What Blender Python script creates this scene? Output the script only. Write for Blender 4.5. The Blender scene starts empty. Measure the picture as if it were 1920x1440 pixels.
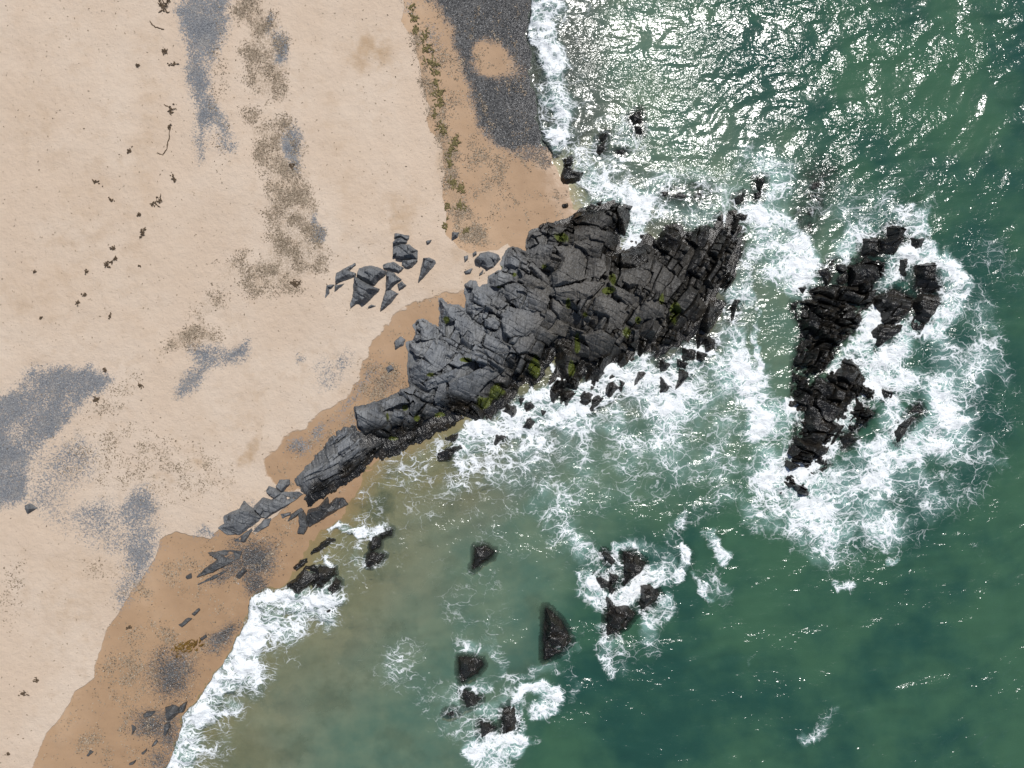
import bpy, math, random
import numpy as np
from mathutils import Vector

scene = bpy.context.scene
COL = scene.collection
CAMZ = 66.0                      # drone height above the water, metres
PPM = 20.0                       # photo pixels per metre at water level

# ------------------------------------------------------------------ camera
cam_d = bpy.data.cameras.new("camera")
cam_d.sensor_width = 36.0
cam_d.lens = 36.0 * CAMZ / 96.0
cam_d.clip_end = 3000.0
cam = bpy.data.objects.new("camera", cam_d)
cam.location = (0, 0, CAMZ)
COL.objects.link(cam)
scene.camera = cam

# ------------------------------------------------------------------ world and sun
SUN_EL = math.radians(61.5)
SUN_AZ = math.radians(25.0)      # from +Y (top of the picture) towards +X
world = bpy.data.worlds.new("World")
scene.world = world
world.use_nodes = True
wn = world.node_tree
wn.nodes.clear()
sky = wn.nodes.new("ShaderNodeTexSky")
sky.sky_type = 'NISHITA'
sky.sun_disc = False
sky.sun_elevation = SUN_EL
sky.sun_rotation = SUN_AZ
bg = wn.nodes.new("ShaderNodeBackground")
bg.inputs['Strength'].default_value = 0.085
wo = wn.nodes.new("ShaderNodeOutputWorld")
wn.links.new(sky.outputs[0], bg.inputs[0])
wn.links.new(bg.outputs[0], wo.inputs[0])

sun_d = bpy.data.lights.new("sun", 'SUN')
sun_d.energy = 4.2
sun_d.angle = math.radians(0.5)
sun_d.color = (1.0, 0.975, 0.935)
sun = bpy.data.objects.new("sun", sun_d)
to_sun = Vector((math.sin(SUN_AZ) * math.cos(SUN_EL), math.cos(SUN_AZ) * math.cos(SUN_EL), math.sin(SUN_EL)))
sun.rotation_euler = to_sun.to_track_quat('Z', 'Y').to_euler()
sun.location = (20, 40, 90)
COL.objects.link(sun)

scene.view_settings.view_transform = 'Standard'
scene.view_settings.look = 'None'
scene.view_settings.exposure = 0.0
scene.view_settings.gamma = 1.0
scene.view_settings.use_curve_mapping = False
scene.render.engine = 'CYCLES'
scene.cycles.transparent_max_bounces = 12
scene.cycles.max_bounces = 5

# ------------------------------------------------------------------ numpy helpers
F = np.float32

def hsh(ix, iy, seed=0):
    ix = ix.astype(np.int64); iy = iy.astype(np.int64)
    h = (ix * 374761393 + iy * 668265263 + seed * 982451653) & 0xFFFFFFFF
    h = ((h ^ (h >> 13)) * 1274126177) & 0xFFFFFFFF
    h = ((h ^ (h >> 16)) * 2246822519) & 0xFFFFFFFF
    h = h ^ (h >> 15)
    return (h & 0xFFFFFF).astype(F) / F(0xFFFFFF)

def noise(x, y, seed=0):
    """gradient noise, about -0.7..0.7"""
    x0 = np.floor(x); y0 = np.floor(y)
    fx = (x - x0).astype(F); fy = (y - y0).astype(F)
    u = fx * fx * fx * (fx * (fx * 6 - 15) + 10)
    v = fy * fy * fy * (fy * (fy * 6 - 15) + 10)
    def g(dx, dy):
        a = hsh(x0 + dx, y0 + dy, seed) * F(2 * math.pi)
        return np.cos(a) * (fx - dx) + np.sin(a) * (fy - dy)
    n00 = g(0, 0); n10 = g(1, 0); n01 = g(0, 1); n11 = g(1, 1)
    a = n00 + (n10 - n00) * u
    b = n01 + (n11 - n01) * u
    return (a + (b - a) * v) * F(1.4)

def fbm(x, y, octv=4, seed=0, gain=0.5):
    s = 0; a = 1.0
    for k in range(octv):
        s = s + a * noise(x * 2 ** k + 17.3 * k, y * 2 ** k - 9.1 * k, seed + k * 13)
        a *= gain
    return s

def sstep(e0, e1, x):
    t = np.clip((x - e0) / (e1 - e0), 0, 1)
    return t * t * (3 - 2 * t)

def sdf(poly, X, Y):
    """signed distance to a polygon, positive inside, and the nearest edge"""
    best = np.full(X.shape, 1e18, F); idx = np.zeros(X.shape, np.int32)
    ins = np.zeros(X.shape, bool)
    n = len(poly)
    for k in range(n):
        ax, ay = poly[k]; bx, by = poly[(k + 1) % n]
        ex, ey = bx - ax, by - ay
        L2 = ex * ex + ey * ey
        if L2 < 1e-12:
            continue
        t = np.clip(((X - ax) * ex + (Y - ay) * ey) / L2, 0, 1)
        dx = X - (ax + t * ex); dy = Y - (ay + t * ey)
        d2 = dx * dx + dy * dy
        m = d2 < best
        best = np.where(m, d2, best); idx = np.where(m, k, idx)
        if ay != by:
            c = ((ay > Y) != (by > Y)) & (X < ex * (Y - ay) / ey + ax)
            ins ^= c
    d = np.sqrt(best)
    return np.where(ins, d, -d).astype(F), idx

def dline(pts, X, Y):
    best = np.full(X.shape, 1e18, F)
    if len(pts) == 1:
        return np.hypot(X - pts[0][0], Y - pts[0][1]).astype(F)
    for (ax, ay), (bx, by) in zip(pts[:-1], pts[1:]):
        ex, ey = bx - ax, by - ay
        t = np.clip(((X - ax) * ex + (Y - ay) * ey) / max(ex * ex + ey * ey, 1e-9), 0, 1)
        dx = X - (ax + t * ex); dy = Y - (ay + t * ey)
        best = np.minimum(best, dx * dx + dy * dy)
    return np.sqrt(best)

def W(px, py, z=0.0):
    """where a photo pixel lies in the place, at height z"""
    s = (CAMZ - z) / CAMZ / PPM
    return ((px - 960.0) * s, (720.0 - py) * s)

def PX(x, y, z):
    s = PPM * CAMZ / (CAMZ - z)
    return 960.0 + x * s, 720.0 - y * s

# ------------------------------------------------------------------ node helpers
class Mat:
    def __init__(self, name):
        self.m = bpy.data.materials.new(name)
        self.m.use_nodes = True
        self.t = self.m.node_tree
        self.t.nodes.clear()
        self.out = self.t.nodes.new("ShaderNodeOutputMaterial")
        self.co = self.n("TexCoord").outputs['Object']
    def put(self, sock, v):
        if isinstance(v, bpy.types.NodeSocket):
            self.t.links.new(v, sock)
        elif isinstance(v, bpy.types.Node):
            self.t.links.new(v.outputs[0], sock)
        else:
            if isinstance(v, (tuple, list)) and len(v) == 3 and sock.type == 'RGBA':
                v = (*v, 1.0)
            sock.default_value = v
    def n(self, typ, ins=None, **props):
        nd = self.t.nodes.new("ShaderNode" + typ)
        for k, v in props.items():
            setattr(nd, k, v)
        for k, v in (ins or {}).items():
            self.put(nd.inputs[k], v)
        return nd
    def m2(self, op, a, b=0.0, c=None, clamp=False):
        nd = self.n("Math", operation=op, use_clamp=clamp)
        self.put(nd.inputs[0], a); self.put(nd.inputs[1], b)
        if c is not None:
            self.put(nd.inputs[2], c)
        return nd.outputs[0]
    def add(self, a, b): return self.m2('ADD', a, b)
    def sub(self, a, b): return self.m2('SUBTRACT', a, b)
    def mul(self, a, b): return self.m2('MULTIPLY', a, b)
    def step(self, v, e0, e1, o0=0.0, o1=1.0):
        nd = self.n("MapRange", {0: v, 1: e0, 2: e1, 3: o0, 4: o1}, interpolation_type='SMOOTHSTEP')
        return nd.outputs[0]
    def mix(self, f, a, b, blend='MIX'):
        nd = self.n("Mix", data_type='RGBA', blend_type=blend)
        self.put(nd.inputs[0], f); self.put(nd.inputs[6], a); self.put(nd.inputs[7], b)
        return nd.outputs[2]
    def attr(self, name):
        return self.n("Attribute", attribute_name=name).outputs['Fac']
    def noise(self, scale, detail=4.0, rough=0.55, co=None, dist=0.0):
        return self.n("TexNoise", {'Vector': co or self.co, 'Scale': scale, 'Detail': detail, 'Roughness': rough, 'Distortion': dist})
    def vor(self, scale, feature='F1', co=None, rnd=1.0):
        return self.n("TexVoronoi", {'Vector': co or self.co, 'Scale': scale, 'Randomness': rnd}, feature=feature)
    def vadd(self, a, b):
        nd = self.n("VectorMath", operation='ADD'); self.put(nd.inputs[0], a); self.put(nd.inputs[1], b)
        return nd.outputs[0]
    def vscale(self, a, s):
        nd = self.n("VectorMath", operation='SCALE'); self.put(nd.inputs[0], a); self.put(nd.inputs['Scale'], s)
        return nd.outputs[0]
    def vmul(self, a, v):
        nd = self.n("VectorMath", operation='MULTIPLY'); self.put(nd.inputs[0], a); self.put(nd.inputs[1], v)
        return nd.outputs[0]
    def centred(self, nz):
        nd = self.n("VectorMath", operation='SUBTRACT'); self.put(nd.inputs[0], nz.outputs['Color']); nd.inputs[1].default_value = (.5, .5, .5)
        return nd.outputs[0]
    def rotz(self, ang, scale=(1, 1, 1)):
        return self.n("Mapping", {'Vector': self.co, 'Rotation': (0, 0, ang), 'Scale': scale}).outputs[0]
    def bump(self, h, dist, strength=1.0, normal=None):
        nd = self.n("Bump", {'Height': h, 'Distance': dist, 'Strength': strength})
        if normal is not None:
            self.put(nd.inputs['Normal'], normal)
        return nd.outputs[0]
    def surface(self, s):
        self.t.links.new(s.outputs[0] if isinstance(s, bpy.types.Node) else s, self.out.inputs['Surface'])
        return self.m

# ------------------------------------------------------------------ mesh helpers
def mesh_from(name, V, faces, mat, attrs=None, smooth=False):
    """V (n,3), faces (m,k) with k = 3 or 4"""
    me = bpy.data.meshes.new(name)
    V = np.ascontiguousarray(V, F); faces = np.ascontiguousarray(faces, np.int32)
    k = faces.shape[1]; m = len(faces)
    me.vertices.add(len(V)); me.vertices.foreach_set("co", V.ravel())
    me.loops.add(m * k); me.loops.foreach_set("vertex_index", faces.ravel())
    me.polygons.add(m)
    me.polygons.foreach_set("loop_start", np.arange(0, m * k, k, dtype=np.int32))
    me.update(calc_edges=True)
    for an, av in (attrs or {}).items():
        a = me.attributes.new(an, 'FLOAT', 'POINT')
        a.data.foreach_set("value", np.ascontiguousarray(av, F))
    if smooth: me.shade_smooth()
    else: me.shade_flat()
    me.materials.append(mat)
    return me

def link(name, data, parent=None, loc=None):
    o = bpy.data.objects.new(name, data)
    COL.objects.link(o)
    if parent is not None: o.parent = parent
    if loc is not None: o.location = loc
    return o

def tag(o, label=None, cat=None, group=None, kind=None):
    if label: o['label'] = label
    if cat: o['category'] = cat
    if group: o['group'] = group
    if kind: o['kind'] = kind
    return o

def grid_mesh(name, X, Y, Z, qmask, mat, attrs, smooth=True, origin=(0, 0, 0)):
    """quads of a 2D vertex grid where qmask is set"""
    ny, nx = X.shape
    jj, ii = np.nonzero(qmask)
    v0 = jj * nx + ii
    q = np.stack([v0, v0 + 1, v0 + nx + 1, v0 + nx], 1)
    used, inv = np.unique(q.ravel(), return_inverse=True)
    V = np.stack([X.ravel()[used] - origin[0], Y.ravel()[used] - origin[1], Z.ravel()[used] - origin[2]], 1)
    at = {k: a.ravel()[used] for k, a in attrs.items()}
    return mesh_from(name, V, inv.reshape(-1, 4), mat, at, smooth)

# ================================================================== materials
def rock_material():
    M = Mat("dark_slate_rock")
    wet = M.attr("wet"); algae = M.attr("algae"); tone = M.attr("tone")
    n1 = M.noise(0.9, 6, 0.6).outputs[0]
    n2 = M.noise(7.0, 6, 0.65).outputs[0]
    st = M.noise(1.0, 5, .6, co=M.rotz(math.radians(26), (9, .9, 2))).outputs[0]
    dry = M.mix(M.step(n1, .35, .65), (.130, .138, .149), (.200, .206, .210))
    dry = M.mix(M.step(tone, 0, 1), M.mix(.88, dry, (.070, .061, .049)), dry)
    dry = M.mix(M.mul(M.step(n2, .42, .72), .5), dry, (.24, .24, .235))
    dry = M.mix(M.mul(M.step(st, .50, .66), .55), dry, (.04, .039, .038))
    wc = M.mix(M.step(n1, .4, .7), (.010, .0095, .0088), (.026, .021, .0150))
    wc = M.mix(M.mul(M.step(n2, .55, .8), .5), wc, (.05, .042, .03))
    c = M.mix(wet, dry, wc)
    al = M.step(M.add(M.mul(M.add(n2, M.mul(st, .6)), .9), M.mul(algae, .9)), 1.0, 1.5)
    c = M.mix(M.mul(al, M.step(algae, .05, .4)), c, M.mix(n2, (.030, .042, .008), (.105, .120, .020)))
    h = M.add(M.add(M.mul(n2, .5), M.mul(st, .6)), M.mul(M.noise(22, 3, .6).outputs[0], .25))
    nb = M.bump(h, .10, .75)
    p = M.n("BsdfPrincipled", {'Base Color': c, 'Roughness': M.step(wet, 0, 1, .72, .24), 'Normal': nb,
                               'Specular IOR Level': M.step(wet, 0, 1, .25, .45)})
    return M.surface(p)

def sand_material():
    M = Mat("beach_sand")
    wet = M.attr("wet"); grav = M.attr("gravel"); dark = M.attr("darkgravel"); wr = M.attr("wrack")
    stain = M.attr("stain"); film = M.attr("film"); sea = M.attr("seabed"); soak = M.attr("soak")
    big = M.noise(.13, 4, .55).outputs[0]
    mid = M.noise(.75, 5, .6).outputs[0]
    fine = M.noise(5.5, 5, .7).outputs[0]
    grit = M.noise(17.0, 3, .7).outputs[0]
    dry = M.mix(M.step(big, .35, .65), (.485, .380, .288), (.515, .418, .328))
    dry = M.mix(M.mul(M.step(mid, .48, .72), .6), dry, (.445, .342, .252))
    dry = M.mix(M.step(M.noise(.045, 4, .6, co=M.rotz(.5, (1.6, .8, 1))).outputs[0], .45, .7), dry, (.485, .378, .285))
    dry = M.mix(M.mul(M.step(fine, .58, .80), .28), dry, (.30, .215, .15))
    dry = M.mix(M.mul(M.step(stain, 0, 1), M.step(mid, .25, .7)), dry, (.36, .25, .155))
    wetc = M.mix(M.step(mid, .3, .7), (.375, .243, .142), (.418, .287, .182))
    wetc = M.mix(M.mul(soak, M.step(mid, .2, .7, .55, 1.0)), wetc, (.285, .178, .100))
    wetc = M.mix(M.mul(M.step(fine, .55, .8), .3), wetc, (.25, .15, .09))
    w2 = M.step(M.add(wet, M.add(M.mul(M.sub(mid, .5), .2), M.mul(M.sub(fine, .5), .25))), .36, .62)
    c = M.mix(w2, dry, wetc)
    # sprinkled dark wrack bits
    vb = M.vor(5.5); vb2 = M.vor(11.0)
    sp = M.mul(M.step(M.add(M.mul(mid, .6), M.mul(wr, 1.0)), .55, 1.0), M.step(vb.outputs['Distance'], .62, .34))
    sp = M.m2('MAXIMUM', sp, M.mul(M.step(M.add(M.mul(fine, .6), wr), .55, 1.1), M.step(vb2.outputs['Distance'], .6, .3)))
    c = M.mix(M.mul(sp, .45), c, M.mix(vb.outputs['Color'], (.14, .10, .06), (.27, .20, .13)))
    # grey shingle
    vg = M.vor(9.0); vg2 = M.vor(19.0)
    gv = M.n("SeparateColor", {0: vg.outputs['Color']}).outputs[0]
    gv2 = M.n("SeparateColor", {0: vg2.outputs['Color']}).outputs[1]
    gc = M.mix(gv, (.125, .131, .142), (.205, .210, .218))
    gc = M.mix(M.mul(M.step(gv2, .82, .97), .6), gc, (.40, .39, .37))
    gc = M.mix(M.mul(M.step(gv2, .22, .05), .6), gc, (.06, .065, .072))
    gc = M.mix(M.mul(M.step(mid, .45, .75), .5), gc, (.30, .27, .235))
    gm = M.step(M.add(grav, M.add(M.mul(M.sub(fine, .5), 1.0), M.mul(M.sub(gv, .5), .6))), .25, .85)
    c = M.mix(gm, c, gc)
    dc = M.mix(gv, (.028, .027, .026), (.080, .077, .074))
    dc = M.mix(M.mul(M.step(M.noise(.30, 4, .6).outputs[0], .42, .68), .6), dc, M.mix(gv, (.06, .058, .055), (.16, .15, .14)))
    dc = M.mix(M.step(gv2, .93, .99), dc, (.33, .33, .32))
    dm = M.step(M.add(dark, M.add(M.mul(M.sub(fine, .5), .7), M.mul(M.sub(gv, .5), .35))), .22, .82)
    c = M.mix(dm, c, dc)
    # seabed below the water line: brown sand with weed patches
    weed = M.step(M.noise(.22, 5, .6).outputs[0], .53, .66)
    sb = M.mix(M.step(mid, .3, .7), (.20, .155, .085), (.27, .21, .12))
    sb = M.mix(M.mul(weed, .75), sb, (.045, .055, .035))
    sb = M.mix(M.mul(dark, .85), sb, (.05, .05, .047))
    c = M.mix(sea, c, sb)
    rough = M.step(w2, 0, 1, .95, .6)
    rough = M.mix(dm, rough, (.38, .38, .38))
    rough = M.mix(film, rough, (.2, .2, .2))
    h = M.add(M.add(M.mul(fine, .45), M.mul(M.noise(2.2, 4, .6).outputs[0], 1.0)), M.mul(grit, .12))
    h = M.mul(h, M.step(w2, 0, 1, 1.0, .22))
    h = M.add(h, M.mul(M.add(M.mul(vg.outputs['Distance'], -.5), M.mul(grit, .3)), M.m2('MAXIMUM', gm, M.mul(dm, 1.5))))
    nb = M.bump(h, .12, .8)
    p = M.n("BsdfPrincipled", {'Base Color': c, 'Roughness': rough, 'Normal': nb, 'Specular IOR Level': M.add(M.step(w2, 0, 1, .1, .25), M.mul(dm, .3))})
    return M.surface(p)

def sea_material():
    M = Mat("sea_water")
    depth = M.attr("depth"); sdep = M.attr("sand_depth"); foam = M.attr("foam"); silt = M.attr("silt"); chop = M.attr("chop")
    # foam lace: warped cell walls at three sizes
    w1 = M.vscale(M.centred(M.noise(.32, 3, .5)), 3.4)
    w2 = M.vscale(M.centred(M.noise(1.2, 3, .55)), .70)
    w3 = M.vscale(M.centred(M.noise(5.0, 3, .6)), .16)
    cw = M.vadd(M.vadd(M.vadd(M.rotz(math.radians(-42), (.72, 1.2, 1)), w1), w2), w3)
    d1 = M.vor(.55, 'DISTANCE_TO_EDGE', cw).outputs['Distance']
    d2 = M.vor(1.25, 'DISTANCE_TO_EDGE', cw).outputs['Distance']
    d3 = M.vor(3.0, 'DISTANCE_TO_EDGE', cw).outputs['Distance']
    l1 = M.step(d1, .10, 0.0); l2 = M.step(d2, .13, 0.0); l3 = M.step(d3, .18, 0.0)
    nz = M.noise(1.1, 9, .66, co=cw).outputs[0]
    nf = M.noise(4.2, 7, .68, co=cw).outputs[0]
    def strings(sc, width, det):
        v = M.noise(sc, det, .55, co=cw).outputs[0]
        return M.step(M.m2('ABSOLUTE', M.sub(v, .5)), width, 0.0)
    s1 = strings(.50, .022, 4); s2 = strings(1.1, .034, 3); s3 = strings(2.3, .05, 2)
    lace = M.m2('MAXIMUM', M.mul(l1, .90), M.m2('MAXIMUM', M.mul(l2, .80), M.mul(l3, .38)))
    lace = M.m2('MAXIMUM', lace, M.m2('MAXIMUM', M.mul(s1, .80), M.m2('MAXIMUM', M.mul(s2, .72), M.mul(s3, .50))))
    pock = M.step(M.noise(.42, 5, .6, co=cw).outputs[0], .40, .60)
    fo_e = M.mul(foam, M.m2('MAXIMUM', M.add(M.mul(pock, .42), .60), M.step(foam, .96, 1.04)))
    val = M.add(M.add(M.mul(M.m2('POWER', fo_e, 1.5), .88), M.mul(lace, .66)), M.add(M.mul(M.sub(nz, .5), .55), M.mul(M.sub(nf, .5), .40)))
    fm = M.step(val, .56, 1.04)
    fm = M.mul(fm, M.step(foam, .05, .30))
    # water body colour: suspended silt, deeper green offshore, milky where aerated
    big = M.noise(.055, 4, .55).outputs[0]
    mid = M.noise(.28, 5, .6).outputs[0]
    wb = M.mix(M.step(M.add(M.mul(big, .75), M.mul(mid, .25)), .40, .60), (.0155, .055, .042), (.038, .094, .054))
    wb = M.mix(M.step(sdep, 5.5, 1.2), wb, M.mix(M.step(mid, .3, .7), (.074, .134, .098), (.118, .168, .112)))
    wb = M.mix(M.mul(M.step(sdep, 1.7, .25), M.step(mid, .25, .7, .65, 1.0)), wb, M.mix(silt, (.110, .128, .112), (.215, .240, .165)))
    wb = M.mix(M.mul(M.mul(silt, .42), M.step(M.noise(.19, 5, .62).outputs[0], .50, .66)), wb, (.058, .088, .058))
    aer = M.mul(M.step(foam, .22, 1.0), M.step(mid, .25, .7, .45, 1.0))
    wb = M.mix(M.mul(aer, .80), wb, (.25, .40, .37))
    turb = M.sub(1.0, M.m2('POWER', 2.718, M.mul(M.m2('MAXIMUM', depth, 0.0), -1.3)))
    turb = M.m2('MAXIMUM', turb, M.mul(aer, .75))
    # ripples
    wv = M.noise(1.0, 3, .5, co=M.rotz(math.radians(-24), (.6, 1.2, 1))).outputs[0]
    rp = M.noise(1.0, 3, .55, co=M.rotz(math.radians(-8), (1.45, 2.1, 1))).outputs[0]
    hh = M.add(M.mul(wv, M.step(chop, 0, 1, .35, .70)), M.mul(rp, M.step(chop, 0, 1, .35, .62)))
    gust = M.noise(1.0, 3, .55, co=M.rotz(math.radians(-40), (.10, .26, 1))).outputs[0]
    hh = M.mul(hh, M.step(gust, .32, .68, .45, 1.35))
    nb = M.bump(hh, .19, 1.0)
    tr = M.n("BsdfTransparent", {'Color': (.86, .94, .88)})
    df = M.n("BsdfDiffuse", {'Color': wb})
    body = M.n("MixShader", {0: turb, 1: tr, 2: df})
    gl = M.n("BsdfGlossy", {'Color': (1, 1, 1), 'Roughness': .15, 'Normal': nb})
    fr = M.n("Fresnel", {'IOR': 1.33, 'Normal': nb})
    wat = M.n("MixShader", {0: fr, 1: body, 2: gl})
    fh = M.add(M.mul(nz, 1.0), M.add(M.mul(nf, .8), M.mul(lace, .35)))
    fb = M.bump(fh, .22, .6)
    fc = M.mix(M.step(nf, .3, .7), (.70, .73, .74), (.82, .83, .83))
    fo = M.n("BsdfDiffuse", {'Color': fc, 'Normal': fb})
    return M.surface(M.n("MixShader", {0: fm, 1: wat, 2: fo}))

def plain(name, c1, c2, scale=4.0, rough=.8, spec=.3):
    M = Mat(name)
    nz = M.noise(scale, 5, .6).outputs[0]
    p = M.n("BsdfPrincipled", {'Base Color': M.mix(M.step(nz, .35, .65), c1, c2), 'Roughness': rough, 'Specular IOR Level': spec,
                               'Normal': M.bump(nz, .05, .6)})
    return M.surface(p)

def island_mat(name, stops, rough, spec):
    """colour differs from piece to piece"""
    M = Mat(name)
    r = M.n("NewGeometry").outputs['Random Per Island']
    cr = M.n("ValToRGB", {0: r})
    e = cr.color_ramp.elements
    e[0].position, e[0].color = stops[0][0], (*stops[0][1], 1)
    e[1].position, e[1].color = stops[-1][0], (*stops[-1][1], 1)
    for pos, c in stops[1:-1]:
        k = e.new(pos); k.color = (*c, 1)
    p = M.n("BsdfPrincipled", {'Base Color': cr.outputs[0], 'Roughness': rough, 'Specular IOR Level': spec})
    return M.surface(p)

ROCK = rock_material(); SAND = sand_material(); SEA = sea_material()
WEED = plain("dried_seaweed", (.05, .033, .02), (.12, .08, .045), 9, .7)
GREENWEED = plain("green_seaweed", (.10, .082, .03), (.19, .155, .065), 7, .7)
KELP = plain("amber_kelp", (.085, .045, .008), (.17, .095, .018), 5, .4)
FLAKE = island_mat("wrack_flakes", [(0, (.10, .075, .05)), (.35, (.24, .185, .13)), (1, (.38, .31, .23))], .85, .2)
DRYPEB = island_mat("dry_shingle", [(0, (.09, .095, .105)), (.55, (.16, .165, .175)), (.93, (.24, .24, .24)), (1, (.42, .41, .39))], .75, .3)
WETPEB = island_mat("wet_shingle", [(0, (.012, .012, .012)), (.8, (.05, .05, .05)), (.95, (.16, .15, .14)), (1, (.45, .44, .42))], .28, .5)

# ================================================================== ground shape
LAND = [(-4000, -4000), (940, -4000), (980, -300), (990, 0), (988, 60), (994, 110), (997, 160), (1010, 220), (1016, 262), (1036, 288), (1048, 320),
        (1060, 350), (1078, 388), (1120, 430), (1200, 500), (1280, 540), (1240, 590), (1150, 620), (1060, 640), (980, 670), (905, 730),
        (855, 768), (800, 812), (730, 850), (694, 880), (668, 920), (645, 965), (604, 994), (578, 1028), (556, 1066), (536, 1098),
        (500, 1104), (474, 1122), (463, 1160), (440, 1205), (422, 1245), (392, 1280), (366, 1318), (343, 1345), (334, 1382), (318, 1422),
        (306, 1448), (270, 1540), (120, 1900), (-300, 4000), (-4000, 4000)]
LANDW = [W(px, py) for px, py in LAND]

def ground_z(X, Y):
    d, _ = sdf(LANDW, X, Y)
    d = d + 0.35 * noise(X * .35, Y * .35, 71) + .12 * noise(X * 1.3, Y * 1.3, 72)
    dl = np.maximum(d, 0); ds = np.maximum(-d, 0)
    z = np.minimum(.055 * dl, 1.1 + .018 * dl) + .05 * fbm(X * .12, Y * .12, 3, 5) * sstep(0, 6, dl)
    kx = sstep(-5, 14, X)
    z = z - np.minimum((.055 + .075 * kx) * ds + (.0028 + .003 * kx) * ds * ds, 7.0)
    z = z + .25 * fbm(X * .11 + 5, Y * .11, 3, 9) * sstep(2, 9, ds)
    return z.astype(F), d

# global lattice on which every rock is carved
G = 0.06
LX0, LY0 = -54.0, -40.0
LNX, LNY = int(108 / G) + 1, int(80 / G) + 1
ZROCK = np.full((LNY, LNX), -50.0, F)

# ------------------------------------------------------------------ rock carving
D_MAIN = ((.894, -.447), (.40, .917))          # joint directions in the place (x right, y up the picture)
D_RIDGE = ((.83, .56), (-.35, .94))
D_SEA = ((.97, -.24), (.52, .854))

def lattice(X, Y, dirs, row_h, cell_l, seed, warp=.5):
    (ax, ay), (bx, by) = dirs
    det = ax * by - ay * bx
    x = X + warp * noise(X * .16, Y * .16, seed + 1) + .35 * warp * noise(X * .6, Y * .6, seed + 3)
    y = Y + warp * noise(X * .16, Y * .16, seed + 2) + .35 * warp * noise(X * .6, Y * .6, seed + 4)
    a = (x * by - y * bx) / det
    b = (ax * y - ay * x) / det
    # rows: jittered boundaries with slant along a
    u = b / row_h + .5 * noise(a * .10 / row_h * 1.4, b * .05, seed + 7)
    k = np.floor(u); j = .55 * hsh(k, k * 0, seed + 5)
    row = np.where(u - k >= j, k, k - 1)
    lo = row + .55 * hsh(row, row * 0, seed + 5); hi = row + 1 + .55 * hsh(row + 1, row * 0, seed + 5)
    v = (u - lo) / (hi - lo)
    Lr = cell_l * (.7 + .7 * hsh(row, row * 0 + 9, seed))
    s = a / Lr + 7.3 * hsh(row, row * 0 + 4, seed)
    k = np.floor(s)
    def bound(kk):
        return kk + .5 * hsh(kk, row, seed + 11) + (hsh(kk, row, seed + 12) - .5) * .55 * (v - .5)
    cell = np.where(s >= bound(k), k, k - 1)
    dl = (s - bound(cell)) * Lr; dr = (bound(cell + 1) - s) * Lr
    db = v * (hi - lo) * row_h; dt = (1 - v) * (hi - lo) * row_h
    bw = (bound(cell + 1) - bound(cell)) * Lr
    return row, cell, (dl, dr, db, dt), (s - bound(cell)) * Lr - bw / 2, (v - .5) * (hi - lo) * row_h, a, b

def carve(X, Y, dirs, row_h, cell_l, seed, amp, crack, steep, dip=(0, 0), warp=.5):
    """height offset of a jointed rock mass and block ids"""
    row, cell, ds, ca, cb, a, b = lattice(X, Y, dirs, row_h, cell_l, seed, warp)
    off = (hsh(row, cell, seed + 20) - .5) * amp + (hsh(row, row * 0 + 3, seed + 21) - .5) * amp * .5
    ta = (hsh(row, cell, seed + 22) - .5) * .7 + dip[0]
    tb = (hsh(row, cell, seed + 23) - .5) * .7 + dip[1]
    h = off + ta * ca + tb * cb
    # a second facet folded along a random line
    ang = hsh(row, cell, seed + 24) * 6.283
    q = np.cos(ang) * ca + np.sin(ang) * cb
    h = np.minimum(h, off + (hsh(row, cell, seed + 25) - .2) * .45 - (.25 + .8 * hsh(row, cell, seed + 26)) * q)
    low = off - amp * .5
    for k, d in enumerate(ds):
        st = steep * (.25 + 1.6 * hsh(row, cell, seed + 30 + k) ** 2)
        cr = crack * (.15 + 1.1 * hsh(row, cell, seed + 40 + k))
        h = np.minimum(h, off - cr + st * np.maximum(d, 0))
    return h.astype(F), (row.astype(np.int64) * 4096 + cell.astype(np.int64)), a, b

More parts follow.
